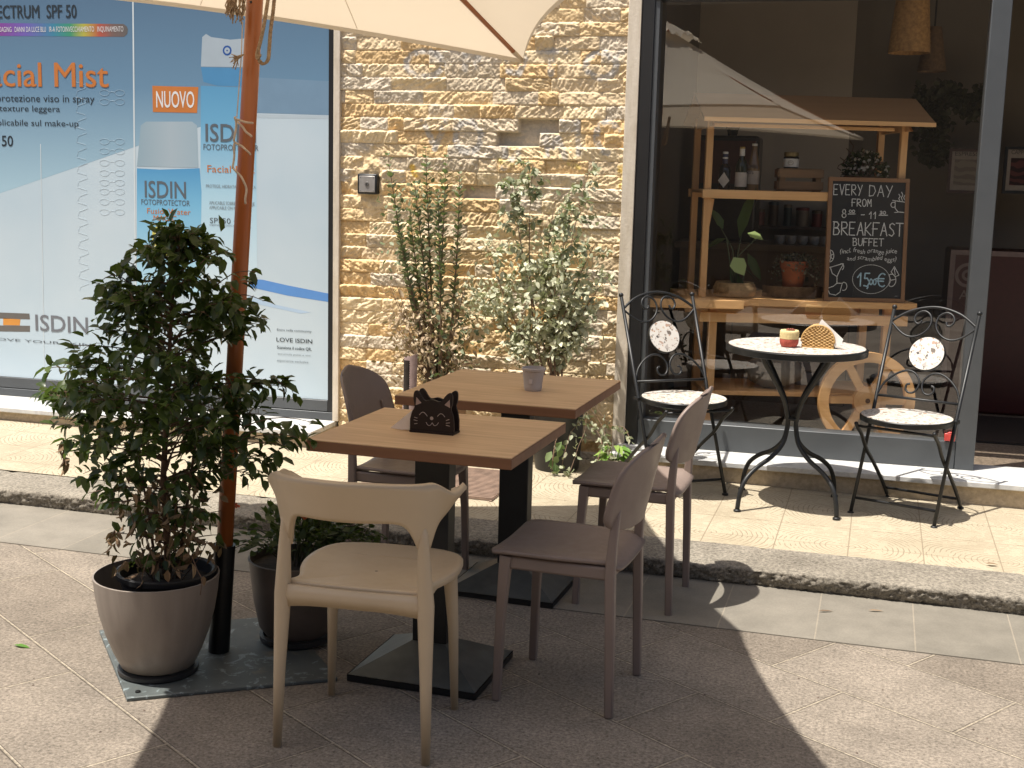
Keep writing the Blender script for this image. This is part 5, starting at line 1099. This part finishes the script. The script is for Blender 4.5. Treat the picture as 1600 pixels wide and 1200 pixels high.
# counter things
CZ=.9125
p=ku(1147,465,.06); p.z=CZ; fb=thing('flat_basket','low coiled straw basket under the big leaves on the cart counter','basket',tuple(p)); straw=plain('straw',(.26,.17,.08),.8,0,.25,50)
MB().lathe([(.09,0)]+[(.105+.01*math.sin(k*.35)+.004*(k%2),.004+.075*k/11) for k in range(12)]+[(.10,.078),(.095,.02)],56).build('coiled_basket',straw,fb,smooth=True); MB().lathe([(.001,.07),(.098,.068)],24,cap0=False).build('soil',soil,fb)
pl=thing('banana_leaf_plant','tall plant with big green and two leaves coloured pale as if sunlit in the coiled straw basket','plant',(p.x,p.y,p.z+.06)); pq=Vector(pl.location); st=MB(); gdk=leafmat('broad_leaf',(.030,.060,.018),(.075,.12,.04),.35,.25); sunlit_m=leafmat('sunlit_leaf_tint',(.30,.42,.14),(.46,.52,.24),.4,.35)  # sunlight on two leaves is put into their paler green
kk=lambda px,py,v:np.array(ku(px,py,v)-pq)
for (a,b_,c_,v) in (((1150,460),(1152,400),(1163,345),.06),((1148,460),(1145,390),(1112,330),.12),((1150,460),(1148,405),(1190,364),.0),((1150,460),(1146,405),(1147,402),.0),((1148,460),(1135,372),(1100,385),.1),((1155,460),(1165,420),(1185,440),.15)): st.tube([kk(*a,.06),kk(*b_,(v+.06)/2),kk(*c_,v)],[.005,.0035,.0025],6)
st.build('stem',plain('leaf_stem',(.06,.075,.03),.6),pl,smooth=True)
def bigleaf(a,b_,v0,v1,W_,mm,nx_,fold=.18):
    P0,P1=kk(*a,v0),kk(*b_,v1); d=P1-P0; leaves('leaf',mm,pl,[P0],[d],[nx_],np.linalg.norm(d),W_,fold,.08,mid=(.3,.65),wid=(1,.85))
bigleaf((1155,372),(1178,292),.04,.0,.075,gdk,(-.5,-.8,.2)); bigleaf((1112,330),(1098,300),.12,.1,.04,gdk,(0,-1,.2)); bigleaf((1130,358),(1112,325),.1,.1,.05,gdk,(.6,-.8,.2)); bigleaf((1135,372),(1100,388),.1,.08,.05,gdk,(0,-.4,1))
bigleaf((1168,364),(1193,373),-.10,-.14,.055,sunlit_m,(0,-.65,1),.1); bigleaf((1146,402),(1163,430),-.10,-.14,.085,sunlit_m,(.0,-.9,.6),.1); bigleaf((1168,395),(1190,440),.16,.16,.05,gdk,(0,-1,.2)); bigleaf((1160,455),(1140,420),.14,.14,.06,gdk,(0,-1,.2))
p=ku(1237,465,.10); p.z=CZ; tr=thing('braided_tray','low braided basket tray under the terracotta pot on the cart counter','basket',tuple(p),math.radians(16))
P_=[]
for z in range(9): P_.append([((.155+.006*math.sin(k*1.57+z*math.pi))*math.cos(2*math.pi*k/96)*1.02,(.085+.006*math.sin(k*1.57+z*math.pi))*math.sin(2*math.pi*k/96),.004+.058*z/8) for k in range(96)])
MB().grid(P_,closed=True).build('braided_side',plain('dark_straw',(.18,.115,.06),.8,0,.35,40),tr,smooth=True); MB().box((-.11,-.06,.0),(.11,.06,.054)).build('inset',dwk,tr)
q=Vector((p.x,p.y,p.z+.0545)); q.x=ku(1239,440,.10).x; tp=thing('terracotta_pot','terracotta pot with a dry trailing plant on the braided tray','plant pot',tuple(q)); MB().lathe([(.050,0),(.054,.004),(.066,.10),(.068,.104),(.074,.105),(.077,.14),(.070,.142),(.066,.11)],40).build('pot',plain('terracotta',(.30,.095,.04),.8,0,.2,8,.1),tp,smooth=True,autos=40); MB().lathe([(.001,.128),(.068,.126)],24,cap0=False).build('soil',soil,tp)
n=420; a=rng.uniform(0,6.28,n); rr=rng.uniform(.02,.12,n); PP=np.stack([rr*np.cos(a)*1.15+.012,rr*np.sin(a),.14+.035*rng.random(n)-np.maximum(0,rr-.07)*rng.uniform(.5,3.2,n)],1); leaves('foliage',leafmat('greyish_leaf',(.06,.055,.04),(.16,.14,.10),.7,.2),tp,PP,rdir(n),rdir(n),.017,.011,.2,.2)
# cloth sacks on the lower shelf
sack=plain('grey_cloth',(.17,.16,.135),.95,0,.2,10,.4,30)
def blob(label_,cat,pos_,a,b_,c_,seed,mm,name='cloth_bundle'):
    P_=[]
    for j in range(15):
        th=math.pi*j/14; R=[]
        for k in range(28):
            ph=2*math.pi*k/28; d=(math.sin(th)*math.cos(ph),math.sin(th)*math.sin(ph),math.cos(th)); f=.82+.36*float(fbm(d[0]*2+seed,d[1]*2+d[2]*2.3,seed,3)); R.append((a*d[0]*f,b_*d[1]*f,max(0,c_*(1+d[2]*f))))
        P_.append(R)
    o=MB().grid(P_,closed=True).build(name,mm,None,smooth=True,loc=tuple(pos_)); return tag(o,label_,cat)
p=ku(1205,610,.12); p.z=.4125; blob('crumpled grey-beige cloth bundle on the lower cart shelf','cloth',p,.16,.11,.095,5,sack)
p=ku(1262,610,.3); p.z=.4125; o=MB()
for z in range(3): o.box((-.09+.004*z,-.08,.075*z),(.09-.003*z,.08,.075*z+.071))
tag(o.build('folded_linen',plain('folded_cloth',(.20,.195,.185),.9,0,.1,20),None,bevel=.012,loc=tuple(p),rot=(0,0,.25)),'stack of folded grey linen beside the cloth bundle on the lower cart shelf','linen')
# red clip at the window corner
a,b_=at(1476,677,6.385),at(1492,690,6.385); o=MB().box((a.x,6.384,b_.z),(b_.x,6.3945,a.z)); o.prism([(a.x+.008,a.z+.0),(a.x+.02,a.z+.008),(b_.x-.004,a.z+.008),(b_.x,a.z)],6.384,6.3945)
tag(o.build('red_clip',plain('red_plastic',(.55,.06,.05),.4),None,bevel=.003),'small red plastic clip at the bottom corner of the cafe window frame','clip')
# ============================================================ REST OF THE ROOM
def lampshade(label_,bx0,bx1,by,topw,topy,Y):
    a,b_=at(bx0,by,Y),at(bx1,by,Y); c=(a+b_)/2; zt=at((bx0+bx1)/2,topy,Y).z; R=(b_.x-a.x)/2; t=thing('wicker_lamp',label_,'lamp',(c.x,c.y,c.z),0,'wicker pendant lamps in the cafe'); H=zt-c.z; n=int(H/.012)
    wv=lambda a,j,z:.005*math.sin(a*20+j*math.pi)
    MB().lathe([(R*(1-(1-topw)*j/n),H*j/n) for j in range(n+1)],80,fn=wv,cap0=False).build('lamp_shade',plain('lamp_wicker',(.40,.21,.065) if 'larger' in label_ else (.16,.09,.04),.75,0,.3,50),t,smooth=True)  # the farther lamp's dimness is put into a darker wicker colour
    MB().tube([(0,0,H*.8),(0,0,3.0-c.z)],.006,6).build('cord',blackpaint,t); MB().lathe([(.02,H*.82),(.02,H*.99),(R*topw,H*.995)],16).build('lamp_holder',blackpaint,t); return t
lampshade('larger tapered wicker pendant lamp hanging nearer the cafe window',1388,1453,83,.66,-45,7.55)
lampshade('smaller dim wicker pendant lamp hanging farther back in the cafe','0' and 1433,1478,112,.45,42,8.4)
# bar counter with panelled front
cw=wood('counter_wood',(.10,.065,.035),(.14,.09,.05),.6,0,5)
t=thing('bar_counter','long panelled wooden bar counter at the back of the cafe','counter',(0,8.2,FZ))
zt=at(1200,382,8.2).z-FZ
for k in range(3): MB().box((-1.05+.36*k,0,0),(-1.05+.36*k+.352,.03,zt-.04)).build('front_panel',cw,t)
MB().box((-1.08,-.03,zt-.038),(.06,.6,zt)).build('counter_top',wood('bar_top',(.12,.08,.045),(.16,.11,.06),.4,0,5),t); MB().box((-1.05,.031,0),(.03,.58,zt-.04)).build('carcass',dk,t)
t=thing('coffee_machine','dark espresso machine with a grinder hopper standing at the back of the cafe','coffee machine',tuple(at(1148,300,8.5))); q=Vector(t.location); q.z=zt+FZ; t.location=q
A,Bq=at(1090,212,8.5)-q,at(1185,300,8.5)-q
MB().box((A.x,-.15,.0),(Bq.x,.2,A.z)).build('body',plain('machine_black',(.02,.02,.022),.3,.3),t,bevel=.02); MB().box((A.x+.02,-.17,A.z*.55),(Bq.x-.02,-.151,A.z*.95)).build('front_panel',plain('machine_red',(.07,.02,.015),.3,.2),t)
MB().lathe([(.03,0),(.035,.03),(.075,.14),(.08,.15)],20,None,((A.x+Bq.x)/2+.02,0,A.z)).build('hopper',plain('hopper',(.03,.028,.026),.2),t,smooth=True)
# cups and small things on the bar
cm=plain('bar_cup',(.42,.40,.37),.4)
for k,px in enumerate((1218,1236,1254,1272,1290)):
    p=at(px,372,8.35); p.z=zt+FZ; t=lat('espresso_cup','small pale cup on the bar counter, %s of five counted towards the blackboard'%('first','second','third','fourth','fifth')[k],'cup',p,[('cup_body',[(.02,0),(.03,.01),(.036,.05),(.037,.055)],cm)],'cups on the bar',20)
    MB().tube([(.036,0,.045),(.052,0,.038),(.05,0,.02),(.033,0,.014)],.004,5).build('handle',cm,t,smooth=True)
# dim tins on a back shelf
t=thing('wall_shelf','dark wooden wall shelf at the back of the cafe behind the market cart','shelf',tuple(at(1205,352,9.03))); q=Vector(t.location); q.z=max(q.z,1.0); t.location=q
MB().box((-.55,-.10,-.02),(.62,.065,.0)).build('board',wood('shelf_wood',(.09,.05,.03),(.13,.075,.045),.6,0,6),t)
for x in (-.45,.5): MB().box((x,-.08,-.10),(x+.02,.06,-.0205)).build('bracket',blackpaint,t)
tins=[plain('tin_%d'%k,c_,.35,.2,.2,8) for k,c_ in enumerate(((.16,.03,.02),(.10,.06,.03),(.05,.06,.05),(.20,.15,.10)))]
for k in range(11):
    h_=.09+.05*((k*7)%4)/3; r_=.028+.008*((k*5)%3); lat('storage_tin','dim storage tin, %s in the row on the cafe back shelf'%('first second third fourth fifth sixth seventh eighth ninth tenth last'.split()[k]),'tin',q+Vector((-.48+.098*k,-.02,0)),[('tin_body',[(r_,0),(r_,h_)],tins[k%4]),('lid',[(r_*1.04,h_+.0005),(r_*1.04,h_+.018),(r_*.9,h_+.022)],tins[(k+1)%4])],'storage tins on the back shelf',18)
# ivy garland
gv=leafmat('ivy_leaf',(.018,.022,.008),(.05,.055,.02),.6,.1); iv=thing('ivy_garland','dark ivy garland hanging across the back of the cafe with one long drop','garland',tuple(at(1445,170,9.0))); q=Vector(iv.location); PP=[]
for k in range(900):
    t_=rng.random(); px=1432+t_*115; py=155+10*math.sin(t_*11)+rng.normal()*9; PP.append(np.array(at(px,py,9.0+rng.uniform(-.05,.05))-q))
for k in range(700): PP.append(np.array(at(rng.normal(1458,11),155+rng.random()*100,9.0+rng.uniform(-.05,.05))-q))
leaves('foliage',gv,iv,PP,rdir(len(PP)),rdir(len(PP)),.05,.04,.2,.2); st=MB(); st.tube([at(1432+i*115/12,155+10*math.sin(i/12*11),9.0)-q for i in range(13)],.006,5); st.tube([at(1458,150,9.0)-q,at(1460,255,9.0)-q],.006,5); st.build('stem',bark,iv)
# framed posters
def framed(label_,px0,py0,px1,py1,Y,fc,title,art):
    a,b_=at(px0,py0,Y),at(px1,py1,Y); t=thing('framed_poster',label_,'picture',((a.x+b_.x)/2,Y,b_.z),0,'framed coffee posters'); q=Vector(t.location); wd=(b_.x-a.x)/2; h=a.z-b_.z; f_=.018
    MB().box((-wd+f_,-.004,f_),(wd-f_,.004,h-f_)).build('print',plain('poster_print',(.30,.25,.20),.7),t)
    for c_ in (((-wd,-.015,0),(wd,.01,f_)),((-wd,-.015,h-f_),(wd,.01,h)),((-wd,-.0148,f_),(-wd+f_,.0098,h-f_)),((wd-f_,-.0148,f_),(wd,.0098,h-f_))): MB().box(*c_).build('frame_bar',fc,t)
    MB().box((-wd*.72,-.0055,h*.18),(wd*.72,-.0042,h*.76)).build('picture',art,t); txt(title,px0+(px1-px0)*.14,py0+(py1-py0)*.07,px1-(px1-px0)*.14,py0+(py1-py0)*.17,plain('title_ink',(.05,.035,.03),.7),t,Y=Y,dy=.0052,name='title')
rf=plain('reddish_frame',(.05,.018,.014),.5); 
def artm(n_,c1,c2):
    m=Mat(n_); w_=m.N('TexWave'); w_.wave_type='RINGS'; w_.inputs['Scale'].default_value=6; w_.inputs['Distortion'].default_value=9; m.l.new(m.co(),w_.inputs[0]); m.set(m.ramp(w_.outputs[1],[(.35,c1),(.65,c2)]),.7); return m.m
framed('tan espresso poster in a reddish frame on the cafe back wall',1484,232,1546,303,8.95,rf,'ESPRESSO',artm('espresso_art',(.17,.13,.10),(.24,.20,.15)))
framed('dark red cappuccino poster in a black frame seen through the open doorway',1571,229,1640,304,8.95,blackpaint,'CAPPUCCINO',artm('cappuccino_art',(.03,.012,.01),(.11,.035,.03)))
# red lit-less vending front
a,b_=at(1486,390,8.3),at(1640,500,8.3); t=thing('red_display','dark red display cabinet with a pale border and round emblem behind the window post','cabinet',((a.x+b_.x)/2,8.3,FZ)); q=Vector(t.location); wd=(b_.x-a.x)/2; h=a.z-q.z
redc=plain('dark_red',(.055,.010,.009),.4); MB().box((-wd,0,0),(wd,.5,h)).build('body',redc,t,bevel=.02); bd=plain('pale_border',(.20,.14,.12),.5)
MB().box((-wd,-.006,h-.03),(wd,.0,h)).build('border',bd,t); MB().box((-wd,-.006,.2),(-wd+.03,.0,h-.031)).build('border',bd,t)
e=at(1512,430,8.3)-q; Mx=Matrix.Translation((e.x,-.006,e.z))@Matrix.Rotation(math.pi/2,4,'X'); b=MB()
for r0,r1 in ((.055,.075),(.018,.035)): k=len(b.v); b.grid([[tuple(Mx@Vector((rr*math.cos(2*math.pi*i/40),rr*math.sin(2*math.pi*i/40),0))) for i in range(40)] for rr in (r0,r1)],closed=True)
b.build('round_emblem',bd,t); txt('A',1499,453,1513,468,bd,t,Y=8.3,dy=.004,name='lettering')
t=thing('coir_mat','dark ribbed doormat inside the open cafe doorway','mat',(1.25,7.75,.1405)); 
MB().box((-.55,-.42,0),(.55,.42,.012)).build('pile',plain('mat_fibre',(.03,.02,.015),.95,0,.4,120,.6),t,bevel=.004); MB().box((-.565,-.435,0),(.565,.435,.006)).build('edging',blackpaint,t)
